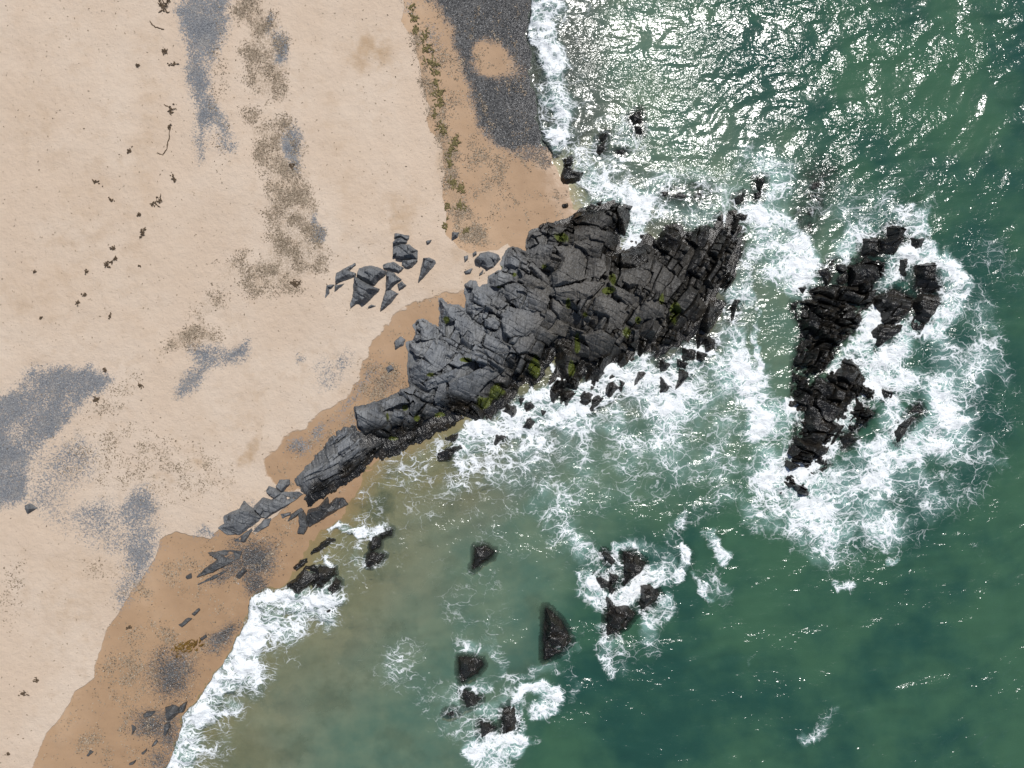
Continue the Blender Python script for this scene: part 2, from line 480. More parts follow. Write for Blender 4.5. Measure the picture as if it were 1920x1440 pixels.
SLABS = [  # the big slabs one can pick out on the main outcrop, traced one by one
 [(782, 598), (820, 613), (822, 633), (800, 645), (788, 640), (784, 625)], [(762, 642), (785, 637), (812, 635), (790, 672), (762, 655)],
 [(812, 635), (827, 633), (840, 660), (833, 670), (848, 677), (812, 702), (807, 683), (790, 672)], [(790, 673), (810, 683), (812, 702), (780, 722), (765, 720), (762, 688)],
 [(857, 583), (868, 583), (882, 600), (912, 622), (907, 630), (903, 645), (883, 647), (867, 630), (855, 620), (850, 610)], [(912, 623), (957, 652), (953, 660), (930, 665), (918, 657), (903, 648)],
 [(820, 557), (868, 580), (855, 597), (833, 607), (822, 598)], [(872, 565), (887, 563), (908, 577), (890, 590), (872, 580)], [(885, 547), (897, 542), (922, 560), (918, 572), (907, 575), (887, 562)],
 [(922, 553), (937, 555), (952, 570), (940, 580), (922, 570)], [(917, 517), (940, 503), (963, 512), (965, 525), (932, 535), (915, 532)], [(947, 532), (970, 528), (987, 540), (990, 550), (973, 560), (955, 565), (945, 552)],
 [(990, 542), (1027, 542), (1032, 563), (1023, 588), (990, 578), (987, 560)], [(952, 572), (987, 580), (1022, 593), (1013, 610), (987, 630), (957, 635), (943, 625), (940, 603)],
 [(967, 498), (987, 510), (1033, 532), (1032, 538), (988, 538), (970, 525)], [(960, 650), (977, 633), (1000, 625), (1007, 640), (993, 663), (973, 667)], [(907, 597), (928, 595), (938, 607), (932, 618), (910, 613)],
 [(790, 717), (890, 675), (900, 690), (842, 718), (823, 722), (800, 733)], [(842, 718), (900, 690), (938, 700), (913, 718), (895, 740), (887, 750), (845, 770), (838, 745)],
 [(658, 763), (702, 758), (718, 782), (725, 797), (720, 803), (675, 818), (665, 803)], [(703, 757), (750, 743), (765, 755), (733, 765), (710, 773)], [(733, 767), (753, 773), (755, 782), (747, 797), (730, 802), (727, 795)],
 [(755, 733), (772, 740), (795, 757), (787, 767), (773, 783), (763, 773), (767, 755)], [(797, 758), (820, 768), (817, 780), (790, 790), (787, 778)], [(760, 778), (773, 782), (785, 792), (775, 803), (750, 815), (753, 793)],
 [(823, 720), (837, 718), (838, 747), (815, 757), (813, 747)], [(1077, 418), (1110, 415), (1128, 430), (1165, 433), (1165, 453), (1160, 467), (1133, 457), (1107, 448), (1077, 450)],
 [(1077, 452), (1107, 448), (1135, 453), (1127, 485), (1102, 475), (1075, 460)], [(1083, 388), (1110, 382), (1140, 395), (1157, 413), (1127, 427), (1087, 417), (1075, 403)],
 [(1162, 382), (1192, 383), (1188, 405), (1177, 440), (1167, 433), (1163, 407)], [(1033, 418), (1053, 410), (1065, 423), (1053, 435), (1033, 437)], [(1012, 423), (1022, 413), (1033, 418), (1027, 432), (1015, 430)],
 [(990, 433), (1008, 425), (1022, 430), (1003, 442), (988, 450)], [(987, 460), (1013, 453), (1038, 460), (1033, 490), (1008, 502), (987, 472)], [(1040, 460), (1073, 457), (1102, 477), (1097, 523), (1037, 542), (1035, 513), (1053, 490)],
 [(1103, 478), (1137, 490), (1140, 507), (1127, 518), (1098, 522)], [(960, 457), (968, 460), (995, 482), (977, 488), (960, 477)], [(997, 485), (1033, 527), (1023, 537), (1005, 515), (988, 500)],
 [(1038, 542), (1097, 528), (1137, 528), (1110, 557), (1087, 563), (1043, 563)], [(1138, 528), (1168, 542), (1207, 560), (1193, 580), (1150, 557)], [(1168, 467), (1188, 447), (1217, 460), (1217, 490), (1193, 498), (1167, 498)],
 [(1167, 500), (1202, 500), (1227, 510), (1220, 532), (1177, 540), (1163, 527)], [(1240, 443), (1253, 417), (1273, 415), (1287, 433), (1277, 453), (1253, 457)],
 [(1127, 557), (1145, 560), (1180, 587), (1167, 613), (1138, 620), (1140, 600), (1107, 583), (1115, 560)], [(1208, 563), (1227, 563), (1250, 573), (1247, 593), (1200, 600), (1197, 587)],
 [(1090, 627), (1127, 618), (1155, 635), (1150, 662), (1108, 680), (1107, 652)], [(1050, 643), (1083, 667), (1085, 680), (1067, 717), (1045, 712), (1045, 653)], [(1100, 680), (1123, 685), (1143, 700), (1117, 720), (1093, 718)],
 [(1187, 617), (1200, 618), (1200, 657), (1183, 643), (1182, 630)]]

def slab_field(X, Y, c, ids, seed, zref=2.2):
    rnd = random.Random(seed)
    isl = np.zeros(X.shape, bool)
    wx_ = X + .10 * noise(X * 1.1, Y * 1.1, seed + 3) + .04 * noise(X * 4, Y * 4, seed + 4)
    wy_ = Y + .10 * noise(X * 1.1, Y * 1.1, seed + 5) + .04 * noise(X * 4, Y * 4, seed + 6)
    for k, poly in enumerate(SLABS):
        P = [W(*p, zref) for p in poly]
        xs = [p[0] for p in P]; ys = [p[1] for p in P]
        m = (X > min(xs) - .3) & (X < max(xs) + .3) & (Y > min(ys) - .3) & (Y < max(ys) + .3)
        d, e = sdf(P, wx_[m], wy_[m])
        cx, cy = sum(xs) / len(xs), sum(ys) / len(ys)
        dx, dy = X[m] - cx, Y[m] - cy
        R = max(max(xs) - min(xs), max(ys) - min(ys)) / 2
        tx, ty = rnd.uniform(-.50, .22), rnd.uniform(-.40, .55)
        h = .25 + tx * dx + ty * dy
        for _ in range(2):
            an = rnd.choice((rnd.uniform(-2.6, -.6), rnd.uniform(0, 6.28))); kk = rnd.uniform(.35, 1.0)
            h = np.minimum(h, .25 + rnd.uniform(.0, .25) * R - kk * (np.cos(an) * dx + np.sin(an) * dy) * .9)
        st = np.array([rnd.choice((.6, 1.2, 2.5, 5.0, 5.0)) for _ in P], F)[e]
        cr = np.array([rnd.uniform(.15, .75) for _ in P], F)[e]
        h = np.minimum(h, .3 - cr + st * np.maximum(d, 0))
        ins = d > 0
        cm = c[m]; cm[ins] = h[ins]; c[m] = cm
        im = ids[m]; im[ins] = 90000000 + k; ids[m] = im
        sm = isl[m]; sm[ins] = True; isl[m] = sm
    return c, ids, isl

ALGAE = [(1052, 446, 17, 12), (1150, 522, 9, 15), (1066, 566, 6, 14), (1098, 590, 7, 8), (1140, 545, 14, 8), (1266, 580, 10, 26), (1262, 596, 9, 10),
         (1082, 640, 7, 22), (1196, 600, 6, 10), (1175, 625, 9, 14), (1002, 690, 12, 22), (930, 735, 18, 14), (905, 755, 18, 12), (727, 783, 6, 13),
         (760, 764, 6, 6), (782, 784, 6, 6), (826, 778, 12, 5), (738, 822, 10, 4), (1070, 690, 7, 28), (836, 598, 7, 9), (806, 702, 9, 5), (875, 675, 12, 5),
         (938, 502, 6, 4), (1022, 500, 8, 8), (965, 515, 6, 6), (935, 538, 6, 4), (1240, 560, 6, 12)]
SEAEDGE = [(1078, 388), (1130, 372), (1190, 385), (1178, 440), (1168, 462), (1190, 452), (1250, 425), (1340, 425), (1405, 420), (1398, 500), (1370, 570), (1330, 625), (1280, 648),
           (1200, 668), (1140, 705), (1085, 722), (1035, 730), (1038, 690), (1020, 700), (975, 730), (930, 775), (868, 785), (800, 812), (740, 835), (680, 880), (575, 955)]

def rock_field(poly, h, seed, zref=0.5, dirs=D_MAIN, row_h=1.0, cell_l=1.6, amp=.5, crack=.5, steep=1.3, dip=(0, 0), L=None, slope=(1.2, 5.0),
               tilt=None, below=.35, wet=None, dry_edge=False, warp=.5, tone=1.0, rough=1.0, rag=.10, zb=None, floor=True, grow=0.0, wetd=(4.6, .8), skirt=None):
    rnd = random.Random(seed)
    P = [W(px, py, zref) for px, py in poly]
    xs = [p[0] for p in P]; ys = [p[1] for p in P]
    m = .6
    i0 = max(0, int((min(xs) - m - LX0) / G)); i1 = min(LNX - 1, int((max(xs) + m - LX0) / G) + 1)
    j0 = max(0, int((min(ys) - m - LY0) / G)); j1 = min(LNY - 1, int((max(ys) + m - LY0) / G) + 1)
    gx = (LX0 + G * np.arange(i0, i1 + 1)).astype(F); gy = (LY0 + G * np.arange(j0, j1 + 1)).astype(F)
    X, Y = np.meshgrid(gx, gy)
    d, e = sdf(P, X, Y)
    d = d + grow + rag * noise(X * 1.9, Y * 1.9, seed + 61) + rag * .5 * noise(X * 5.3, Y * 5.3, seed + 62)
    if zb is None:
        zg, _ = ground_z(X, Y)
        zb = np.maximum(zg, 0.0)
    es = np.array([rnd.uniform(*slope) for _ in P], F)[e]
    c, ids, a, b = carve(X, Y, dirs, row_h, cell_l, seed, amp, crack, steep, dip, warp)
    c2, _, _, _ = carve(X, Y, dirs, row_h * .40, cell_l * .42, seed + 500, amp * .26, crack * .30, steep * 1.3, (0, 0), warp * .4)
    stri = 1 - np.abs(noise(a * 2.3, b * .40, seed + 81)) * 2.6 - .8 * sstep(.12, .0, np.abs(noise(a * 1.3 + 4, b * .22, seed + 82)))
    isl = None
    if seed == 101:
        cr_, idr, ar, br = carve(X, Y, ((.80, -.60), (.46, .888)), 2.3, .80, seed + 900, .95, .95, 3.0, (.10, -.06), .5)
        right = (X + 1.4 * noise(X * .3, Y * .3, 5) + .35 * Y) > 8.2
        c = np.where(right, cr_, c); ids = np.where(right, idr + 50000000, ids)
        c, ids, isl = slab_field(X, Y, c, ids, 77)
    rough_blk = .25 + .95 * (hsh(ids % 4096, ids // 4096, seed + 77) > .55)
    if isl is not None:
        rough_blk = np.where(isl, .34, rough_blk)
    c2 = c2 * rough_blk
    det = (.055 * stri + .03 * fbm(X * 2.3, Y * 2.3, 4, seed + 90)) * (.4 + rough_blk)
    if L is None:                                   # one boulder
        cx, cy = sum(xs) / len(xs), sum(ys) / len(ys)
        tx, ty = tilt if tilt else (rnd.uniform(-.35, .35), rnd.uniform(-.1, .5))
        top = h + tx * (X - cx) + ty * (Y - cy)
        for _ in range(2):
            an = rnd.uniform(0, 6.283); k = rnd.uniform(.35, 1.0)
            top = np.minimum(top, h * rnd.uniform(.95, 1.25) - k * ((X - cx) * math.cos(an) + (Y - cy) * math.sin(an)))
        top = np.maximum(top, .18 * h)
        prof = np.minimum(top, es * d) + (c + c2 * 1.1 + det) * rough * np.minimum(1, np.maximum(d, 0) / .25) * min(1.0, .45 + .3 * h)
    else:
        prof = h * (1 - np.exp(-np.maximum(d, 0) / L)) + .25 * h * fbm(X * .17, Y * .17, 2, seed + 70) * sstep(0, 3, d)
        prof = prof + (c + c2 + det) * rough * np.minimum(1, np.maximum(d, 0) / .3)
        prof = np.minimum(prof, es * d)
        if floor:
            prof = np.maximum(prof, np.minimum(.05 + .12 * np.maximum(d, 0), .3) * (d > 0) - .03 * (1 - stri))
    H = np.where(d > 0, zb + prof, zb + (np.maximum(es, 1.5) * 1.2 if skirt is None else skirt) * d).astype(F)
    keep = d > -below
    ZR = ZROCK[j0:j1 + 1, i0:i1 + 1]
    ZROCK[j0:j1 + 1, i0:i1 + 1] = np.where(keep, np.maximum(ZR, H), ZR)
    px, py = PX(X, Y, H)
    nzw = noise(X * .5, Y * .5, 33)
    if wet is None:
        de = dline([W(*p, .5) for p in SEAEDGE], X, Y)
        wt = sstep(wetd[0], wetd[1], de + 1.6 * nzw * wetd[0] / 4.6) * sstep(3.6, 1.2, H + nzw * .6)
        wt = np.maximum(wt, .75 * sstep(1130, 1330, px + 70 * nzw))
        wt = np.maximum(wt, sstep(.55, .15, H))
    else:
        wt = np.full(X.shape, wet, F)
        if wet < .9:
            wt = np.maximum(wt, .8 * sstep(.5, .1, H))
    tn = sstep(1120, 820, px + 80 * nzw) if tone is None else np.full(X.shape, tone, F)
    al = np.zeros(X.shape, F)
    for ax_, ay_, rx, ry in ALGAE:
        al = np.maximum(al, sstep(1.35, .35, np.hypot((px - ax_) / rx, (py - ay_) / ry) + .5 * noise(X * 1.1, Y * 1.1, 44)))
    return X, Y, H, keep, ids, dict(wet=wt, algae=al, tone=tn)

def quad_keep(k): return k[:-1, :-1] & k[1:, :-1] & k[:-1, 1:] & k[1:, 1:]

def outcrop(name, label, cat, poly, h, seed, group=None, **kw):
    """a rock mass: an Empty that parents its blocks"""
    X, Y, H, keep, ids, at = rock_field(poly, h, seed, **kw)
    q = quad_keep(keep)
    c = (float(X[keep].mean()), float(Y[keep].mean()), 0.0)
    root = link(name, None, loc=c)
    root.empty_display_size = .5
    tag(root, label, cat, group)
    qi = ids[:-1, :-1]
    u, cnt = np.unique(qi[q], return_counts=True)
    order = np.argsort(-cnt)
    big = [u[k] for k in order if cnt[k] > 26][:298]
    rest = q & ~np.isin(qi, np.array(big))
    for b in big:
        me = grid_mesh("rock_block", X, Y, H, q & (qi == b), ROCK, at, False, c)
        link("rock_block", me, root)
    if rest.any():
        tag(link("rock_chips", grid_mesh("rock_chips", X, Y, H, rest, ROCK, at, False, c), root), kind="stuff")
    return root

def boulder(name, label, poly, h, seed, group=None, cat="rock", **kw):
    kw.setdefault('grow', .09 if group == 'rocks in the water' else .035)
    X, Y, H, keep, ids, at = rock_field(poly, h, seed, **kw)
    q = quad_keep(keep)
    P = [W(px, py, kw.get('zref', .5)) for px, py in poly]
    c = (sum(p[0] for p in P) / len(P), sum(p[1] for p in P) / len(P), 0.0)
    o = link(name, grid_mesh(name, X, Y, H, q, ROCK, at, False, c), loc=c)
    return tag(o, label, cat, group)

# ================================================================== the outcrops
MAIN = [(658, 763), (690, 757), (725, 745), (750, 730), (765, 724), (760, 690), (762, 660), (758, 640), (773, 638), (778, 620), (772, 610), (782, 597), (792, 597),
        (806, 603), (821, 612), (822, 595), (820, 557), (828, 558), (840, 567), (850, 570), (857, 568), (870, 577), (872, 562), (868, 547), (870, 533), (880, 524),
        (892, 525), (899, 535), (907, 530), (913, 528), (914, 517), (927, 509), (940, 503), (937, 494), (942, 478), (952, 462), (962, 458), (975, 463), (986, 468),
        (987, 448), (990, 432), (995, 426), (1010, 424), (1014, 416), (1032, 413), (1048, 409), (1068, 403), (1083, 393), (1090, 383), (1108, 380), (1112, 373),
        (1140, 371), (1160, 368), (1172, 376), (1192, 378), (1190, 400), (1183, 425), (1177, 440), (1168, 438), (1166, 462), (1170, 465), (1178, 450), (1181, 447),
        (1200, 447), (1204, 436), (1216, 434), (1226, 438), (1237, 448), (1241, 438), (1253, 418), (1262, 415), (1282, 417), (1286, 428), (1304, 431), (1308, 424),
        (1326, 417), (1335, 420), (1346, 425), (1347, 398), (1357, 392), (1362, 400), (1364, 422), (1368, 400), (1375, 390), (1385, 388), (1396, 395), (1410, 396),
        (1409, 408), (1402, 430), (1397, 440), (1404, 446), (1400, 462), (1392, 482), (1386, 500), (1385, 520), (1375, 535), (1365, 545), (1355, 537), (1347, 553),
        (1353, 560), (1368, 566), (1352, 598), (1338, 618), (1326, 628), (1310, 623), (1296, 640), (1286, 634), (1280, 648), (1262, 650), (1255, 660), (1245, 665),
        (1235, 672), (1228, 667), (1215, 670), (1205, 672), (1196, 660), (1192, 668), (1196, 674), (1180, 684), (1168, 690), (1160, 697), (1163, 687), (1155, 690),
        (1145, 697), (1160, 706), (1145, 714), (1138, 713), (1127, 733), (1107, 732), (1110, 712), (1098, 722), (1101, 695), (1088, 715), (1083, 733), (1065, 725),
        (1055, 732), (1032, 733), (1030, 720), (1032, 708), (1038, 702), (1043, 690), (1043, 662), (1040, 672), (1033, 682), (1023, 695), (1023, 703), (993, 731),
        (992, 717), (975, 722), (970, 738), (957, 755), (945, 765), (936, 772), (922, 790), (908, 797), (904, 787), (890, 790), (868, 780), (853, 780), (813, 782),
        (800, 795), (778, 807), (757, 823), (730, 825), (707, 823), (692, 820), (675, 818), (667, 805), (663, 790)]
outcrop("rock_outcrop", "big dark slate outcrop of jointed blocks running from the sand out into the surf", "rock outcrop", MAIN, 2.8, 101,
        zref=1.0, L=2.2, row_h=1.2, cell_l=1.5, amp=1.05, crack=.9, steep=2.8, dip=(-.10, .10), slope=(1.5, 5.0), tone=None, warp=.9)
RIDGE = [(553, 905), (562, 890), (585, 865), (610, 832), (640, 805), (662, 801), (676, 814), (700, 821), (730, 823), (757, 821), (778, 805), (814, 782), (868, 780), (850, 797),
         (810, 815), (790, 830), (770, 832), (745, 850), (715, 863), (700, 857), (676, 887), (660, 897), (640, 912), (600, 935), (575, 952), (570, 930), (562, 918)]
outcrop("rock_ridge", "long low ridge of dark splintered slate between the wet sand hollow and the water", "rock outcrop", RIDGE, 1.15, 202,
        zref=.6, L=1.2, dirs=D_RIDGE, row_h=.55, cell_l=2.3, amp=.6, crack=.6, steep=2.0, tone=.9, slope=(1.0, 3), rag=.2, grow=.1, wetd=(2.3, .6))
STACK = [(1565, 488), (1600, 487), (1627, 484), (1640, 489), (1661, 493), (1661, 507), (1648, 530), (1642, 547), (1640, 567), (1623, 576), (1613, 584), (1617, 601), (1613, 611), (1586, 636),
         (1565, 665), (1557, 681), (1534, 706), (1552, 716), (1565, 697), (1584, 691), (1584, 677), (1598, 668), (1619, 683), (1617, 702), (1625, 718), (1646, 731), (1640, 743), (1621, 747),
         (1632, 768), (1644, 777), (1627, 795), (1598, 810), (1602, 752), (1586, 785), (1573, 789), (1586, 797), (1584, 810), (1573, 818), (1557, 839), (1552, 854), (1559, 872),
         (1546, 883), (1532, 868), (1527, 889), (1511, 895), (1507, 879), (1486, 891), (1502, 906), (1519, 920), (1517, 931), (1496, 941), (1490, 918), (1471, 925), (1477, 906),
         (1473, 883), (1482, 847), (1496, 820), (1500, 789), (1511, 779), (1486, 760), (1490, 729), (1494, 691), (1498, 672), (1509, 630), (1505, 605), (1492, 572), (1509, 565), (1527, 563), (1527, 542),
         (1557, 536), (1565, 517)]
outcrop("sea_stack", "tall black wet reef standing in the sea, tapering to a point at its lower end", "sea stack", STACK, 1.6, 303, zref=.5, L=.6, dirs=D_SEA, row_h=1.0, cell_l=1.1,
        amp=.85, crack=1.0, steep=2.8, rag=.2, floor=False, grow=.16, wet=.97, tone=.0, slope=(1.3, 4), below=.5, zb=0.0, warp=1.35)

RK = [  # label, height, polygon, seed and options
 ("squarish black sea rock on the right of the sea stack, ringed by foam", 1.3, [(1642, 559), (1661, 551), (1680, 544), (1713, 559), (1711, 574), (1688, 605), (1661, 607), (1655, 586), (1640, 574)]),
 ("pointed black sea rock below the squarish one beside the sea stack", 1.0, [(1650, 607), (1694, 609), (1684, 626), (1648, 651), (1638, 634), (1638, 624)]),
 ("upper half of the outermost black sea rock, white breaker on its right", 1.2, [(1721, 497), (1753, 493), (1755, 505), (1759, 530), (1765, 543), (1732, 549), (1719, 540)]),
 ("lower half of the outermost black sea rock, tapering to a point below", 1.1, [(1728, 551), (1761, 555), (1763, 570), (1740, 605), (1728, 622), (1713, 622), (1713, 599), (1720, 585), (1717, 565)]),
 ("small square black rock just above the broad top of the sea stack", .9, [(1621, 447), (1645, 447), (1645, 476), (1621, 478)]),
 ("cracked tall black rock in foam beside the small square one", 1.2, [(1648, 449), (1663, 447), (1667, 426), (1686, 422), (1698, 432), (1694, 449), (1686, 463), (1678, 476), (1650, 472)]),
 ("small round black rock alone in foam, topmost on the far right", .7, [(1713, 447), (1734, 447), (1730, 461), (1719, 464), (1713, 457)]),
 ("narrow upright black rock between two foam streams near the far right", .7, [(1692, 486), (1702, 484), (1698, 505), (1700, 516), (1692, 512)]),
 ("small black triangular rock under the tip of the sea stack's right side", .7, [(1580, 820), (1596, 814), (1607, 827), (1586, 839)]),
 ("little black rock poking from the dense foam left of the sea stack", .5, [(1498, 540), (1513, 537), (1507, 547)]),
 ("flat black rock in foam touching the sea stack's upper left corner", .5, [(1536, 507), (1561, 501), (1559, 520), (1552, 534), (1544, 516)]),
 ("brown-black awash rock in the white water right of the sea stack", .35, [(1727, 760), (1732, 772), (1709, 793), (1688, 827), (1680, 810), (1705, 779)]),
 ("low brown rock awash beside the sharp spur of the sea stack", .35, [(1657, 731), (1675, 737), (1673, 747), (1659, 745)]),
 ("leaning black tooth left end of the row in the surf below the outcrop", .8, [(1033, 730), (1055, 732), (1038, 755), (1032, 750)]),
 ("two-pronged black tooth of rock hanging into the surf below the outcrop", .9, [(1055, 737), (1083, 733), (1070, 750), (1062, 763), (1058, 750), (1052, 758)]),
 ("rounded black rock isolated in the densest surf below the outcrop", .8, [(1088, 743), (1097, 732), (1110, 740), (1108, 752), (1095, 760), (1088, 753)]),
 ("slanting black rock right of the rounded one in the densest surf", .7, [(1112, 750), (1122, 742), (1132, 748), (1110, 770)]),
 ("jagged black rock with a long lower spike in the surf under the outcrop's green cleft", .8, [(1140, 720), (1150, 715), (1160, 727), (1143, 747), (1137, 735)]),
 ("small black hook-shaped rock beside the spiked one in the surf", .6, [(1162, 713), (1172, 718), (1165, 733), (1160, 725)]),
 ("thin dark blade of rock leaning left in the surf", .7, [(1198, 697), (1212, 700), (1190, 723)]),
 ("small angular black rock in the foam left of the inlet", .6, [(985, 757), (995, 753), (1002, 763), (985, 773)]),
 ("plump black boulder in foam at the foot of the green-streaked slope", .8, [(945, 772), (950, 760), (965, 763), (969, 773), (960, 783)]),
 ("black rock half buried in foam at the outer edge of the surf", .6, [(987, 787), (995, 783), (1003, 792), (993, 805), (980, 802)]),
 ("small black rock with white water curling round it, nearest the green lagoon", .5, [(930, 817), (950, 818), (935, 827), (928, 833)]),
 ("tiny black rock in the foam above the angular one left of the inlet", .5, [(973, 747), (983, 748), (975, 763)]),
 ("tiniest black speck of rock in the white water below the inlet", .4, [(1015, 769), (1024, 771), (1018, 779)]),
 ("upright black triangle of rock in the surf, foam on both sides", .8, [(1240, 708), (1257, 725), (1250, 733), (1240, 735)]),
 ("long black wedge pointing down-left at the right end of the surf", .9, [(1275, 693), (1293, 698), (1288, 712), (1268, 730)]),
 ("flat black block in the row of teeth above the long wedge", .7, [(1270, 673), (1293, 683), (1287, 690), (1273, 685)]),
 ("square black tooth set between white cascades at the outcrop's lower right", .8, [(1283, 653), (1305, 657), (1303, 673), (1283, 675)]),
 ("second square black tooth right beside the first, cascades around", .8, [(1308, 658), (1327, 663), (1318, 677), (1308, 673)]),
 ("arched black tooth with a white gap at the outcrop's lower right corner", .8, [(1310, 627), (1340, 637), (1342, 643), (1332, 658), (1325, 657), (1323, 637), (1310, 652)]),
 ("small square black tooth left of the row of cascades", .7, [(1242, 675), (1257, 682), (1252, 695), (1238, 697)]),
 ("slim black blade standing off the outcrop's right edge", .7, [(1378, 560), (1388, 563), (1382, 575), (1373, 600)]),
 ("broken black rock lying low in the water under the long ridge", .5, [(822, 852), (862, 833), (865, 840), (842, 860), (823, 862)]),
 ("thin black rock strip awash just under the ridge", .4, [(837, 823), (858, 815), (852, 827)]),
 ("lone black rock in swash at the upper shore, nearest the wet sand", .8, [(1053, 325), (1063, 310), (1073, 320), (1092, 323), (1087, 337), (1057, 343)]),
 ("small black rock capped with foam above the lone shore rock", .5, [(1058, 297), (1072, 293), (1070, 307), (1060, 310)]),
 ("black rock pair's upper piece in the glittering shallows at the top", .7, [(1183, 217), (1200, 207), (1203, 227), (1190, 230)]),
 ("black rock pair's lower piece in the glittering shallows at the top", .5, [(1192, 236), (1203, 238), (1203, 248), (1195, 246)]),
 ("black rock at the left of the foam patch in the upper shallows", .6, [(1126, 258), (1138, 248), (1136, 258), (1130, 263)]),
 ("dark rock right under the left one of the upper shallows", .5, [(1122, 272), (1133, 268), (1133, 278), (1125, 287), (1120, 283)]),
 ("low dark rock awash in the lacy foam of the upper shallows", .3, [(1157, 281), (1172, 280), (1168, 287), (1160, 286)]),
 ("tiny dark stone in the thin swash by the outcrop's top corner", .35, [(1055, 383), (1065, 380), (1063, 387), (1056, 388)]),
 ("small upright black rock at the channel's head above the outcrop's corner", .7, [(1421, 335), (1434, 333), (1432, 345), (1427, 358), (1421, 350)]),
 ("stub of black rock just under the upright one at the channel's head", .4, [(1419, 362), (1427, 358), (1425, 370), (1419, 371)]),
 ("round black rock in froth left of the channel's head", .5, [(1380, 371), (1396, 363), (1394, 374), (1384, 379)]),
 ("long black rock at the upper end of the lower breaker, wet shine on it", .9, [(537, 1097), (555, 1087), (560, 1078), (573, 1065), (587, 1064), (595, 1073), (595, 1082), (573, 1102), (562, 1115), (542, 1120), (533, 1122), (538, 1112)]),
 ("fan-shaped black rock right behind the long one at the lower breaker", .9, [(597, 1064), (625, 1067), (627, 1078), (612, 1093), (600, 1110), (590, 1110), (585, 1098), (597, 1080)]),
 ("outer black rock of the breaker trio with foam curling on its right", .7, [(628, 1087), (637, 1093), (635, 1105), (620, 1118), (608, 1127), (605, 1118), (613, 1103)]),
 ("small black rock just below the breaker trio in brown water", .4, [(608, 1142), (618, 1140), (620, 1147), (610, 1153)]),
 ("thin black rock at the water's edge above the breaker trio", .5, [(550, 1067), (563, 1053), (572, 1050), (573, 1055), (555, 1070)]),
 ("low black rock streaming with foam in the swash above the breaker trio", .4, [(582, 1040), (597, 1025), (612, 1012), (624, 1014), (600, 1030)]),
 ("narrow upper half of the split black rock in the brown shallows", .7, [(700, 1008), (710, 1012), (710, 1027), (695, 1033), (692, 1028)]),
 ("broad lower half of the split black rock in the brown shallows, foam collar", .7, [(687, 1045), (695, 1038), (718, 1043), (713, 1050), (693, 1065), (685, 1062)]),
 ("slanting black rock touching the foam line above the split rock", .5, [(713, 1003), (732, 996), (730, 1002), (717, 1008)]),
 ("triangular barnacled rock alone in the calm green lagoon", .7, [(893, 1031), (908, 1028), (923, 1037), (920, 1043), (903, 1052), (888, 1067), (893, 1047)]),
 ("large sharp black triangle of rock standing in the green lagoon", 1.1, [(1024, 1143), (1040, 1156), (1053, 1170), (1070, 1203), (1050, 1222), (1022, 1237)]),
 ("tallest triangular black rock of the cluster, at its upper right", 1.2, [(1173, 1037), (1190, 1043), (1208, 1057), (1208, 1068), (1180, 1090), (1172, 1097), (1172, 1070)]),
 ("rounded black rock at the right of the cluster with a foam pool beside it", 1.0, [(1203, 1100), (1220, 1097), (1238, 1117), (1203, 1147), (1202, 1122)]),
 ("largest reddish-black rock of the cluster, at its bottom", 1.2, [(1142, 1150), (1153, 1142), (1173, 1137), (1190, 1152), (1170, 1177), (1140, 1192), (1138, 1180)]),
 ("small black triangle in the middle of the foaming cluster", .6, [(1145, 1077), (1160, 1083), (1150, 1095), (1145, 1100)]),
 ("flat black rock at the left side of the foaming cluster", .5, [(1118, 1083), (1128, 1087), (1143, 1095), (1142, 1100), (1127, 1103)]),
 ("thin black rock slanting at the top left of the cluster", .5, [(1133, 1038), (1143, 1045), (1152, 1055), (1147, 1060), (1138, 1050)]),
 ("narrow black rock leaning on the reddish one at the bottom of the cluster", .6, [(1137, 1120), (1143, 1122), (1153, 1140), (1142, 1147)]),
 ("tiny black rock linking the middle triangle and the lower cluster rocks", .4, [(1143, 1101), (1152, 1107), (1148, 1114), (1143, 1112)]),
 ("four-sided black rock with a white streak, uppermost of the lower lagoon rocks", .9, [(864, 1237), (880, 1236), (900, 1242), (903, 1248), (893, 1262), (867, 1278), (863, 1262)]),
 ("small brown-black triangle of rock below the four-sided one", .7, [(869, 1298), (883, 1302), (898, 1313), (890, 1322), (875, 1328)]),
 ("tall shining black rock with a white plume pouring off its right side", 1.1, [(945, 1332), (963, 1323), (967, 1350), (963, 1370), (945, 1377), (943, 1350)]),
 ("small dark rock with foam below it, left of the plume rock", .7, [(902, 1358), (917, 1362), (927, 1367), (910, 1380), (902, 1383)]),
 ("low dark rock under brown water at the left end of the lower lagoon rocks", .25, [(837, 1342), (848, 1335), (858, 1338), (842, 1344)]),
]
for k, (lab, h, poly) in enumerate(RK):
    boulder("sea_rock", lab, poly, h, 1000 + 37 * k, "rocks in the water", zref=.3, wet=.96, tone=0.0, zb=0.0, below=.55, skirt=1.0, slope=(1.3, 4.0), row_h=.8, cell_l=1.1, amp=.30, crack=.34, rough=.8, dirs=D_SEA)

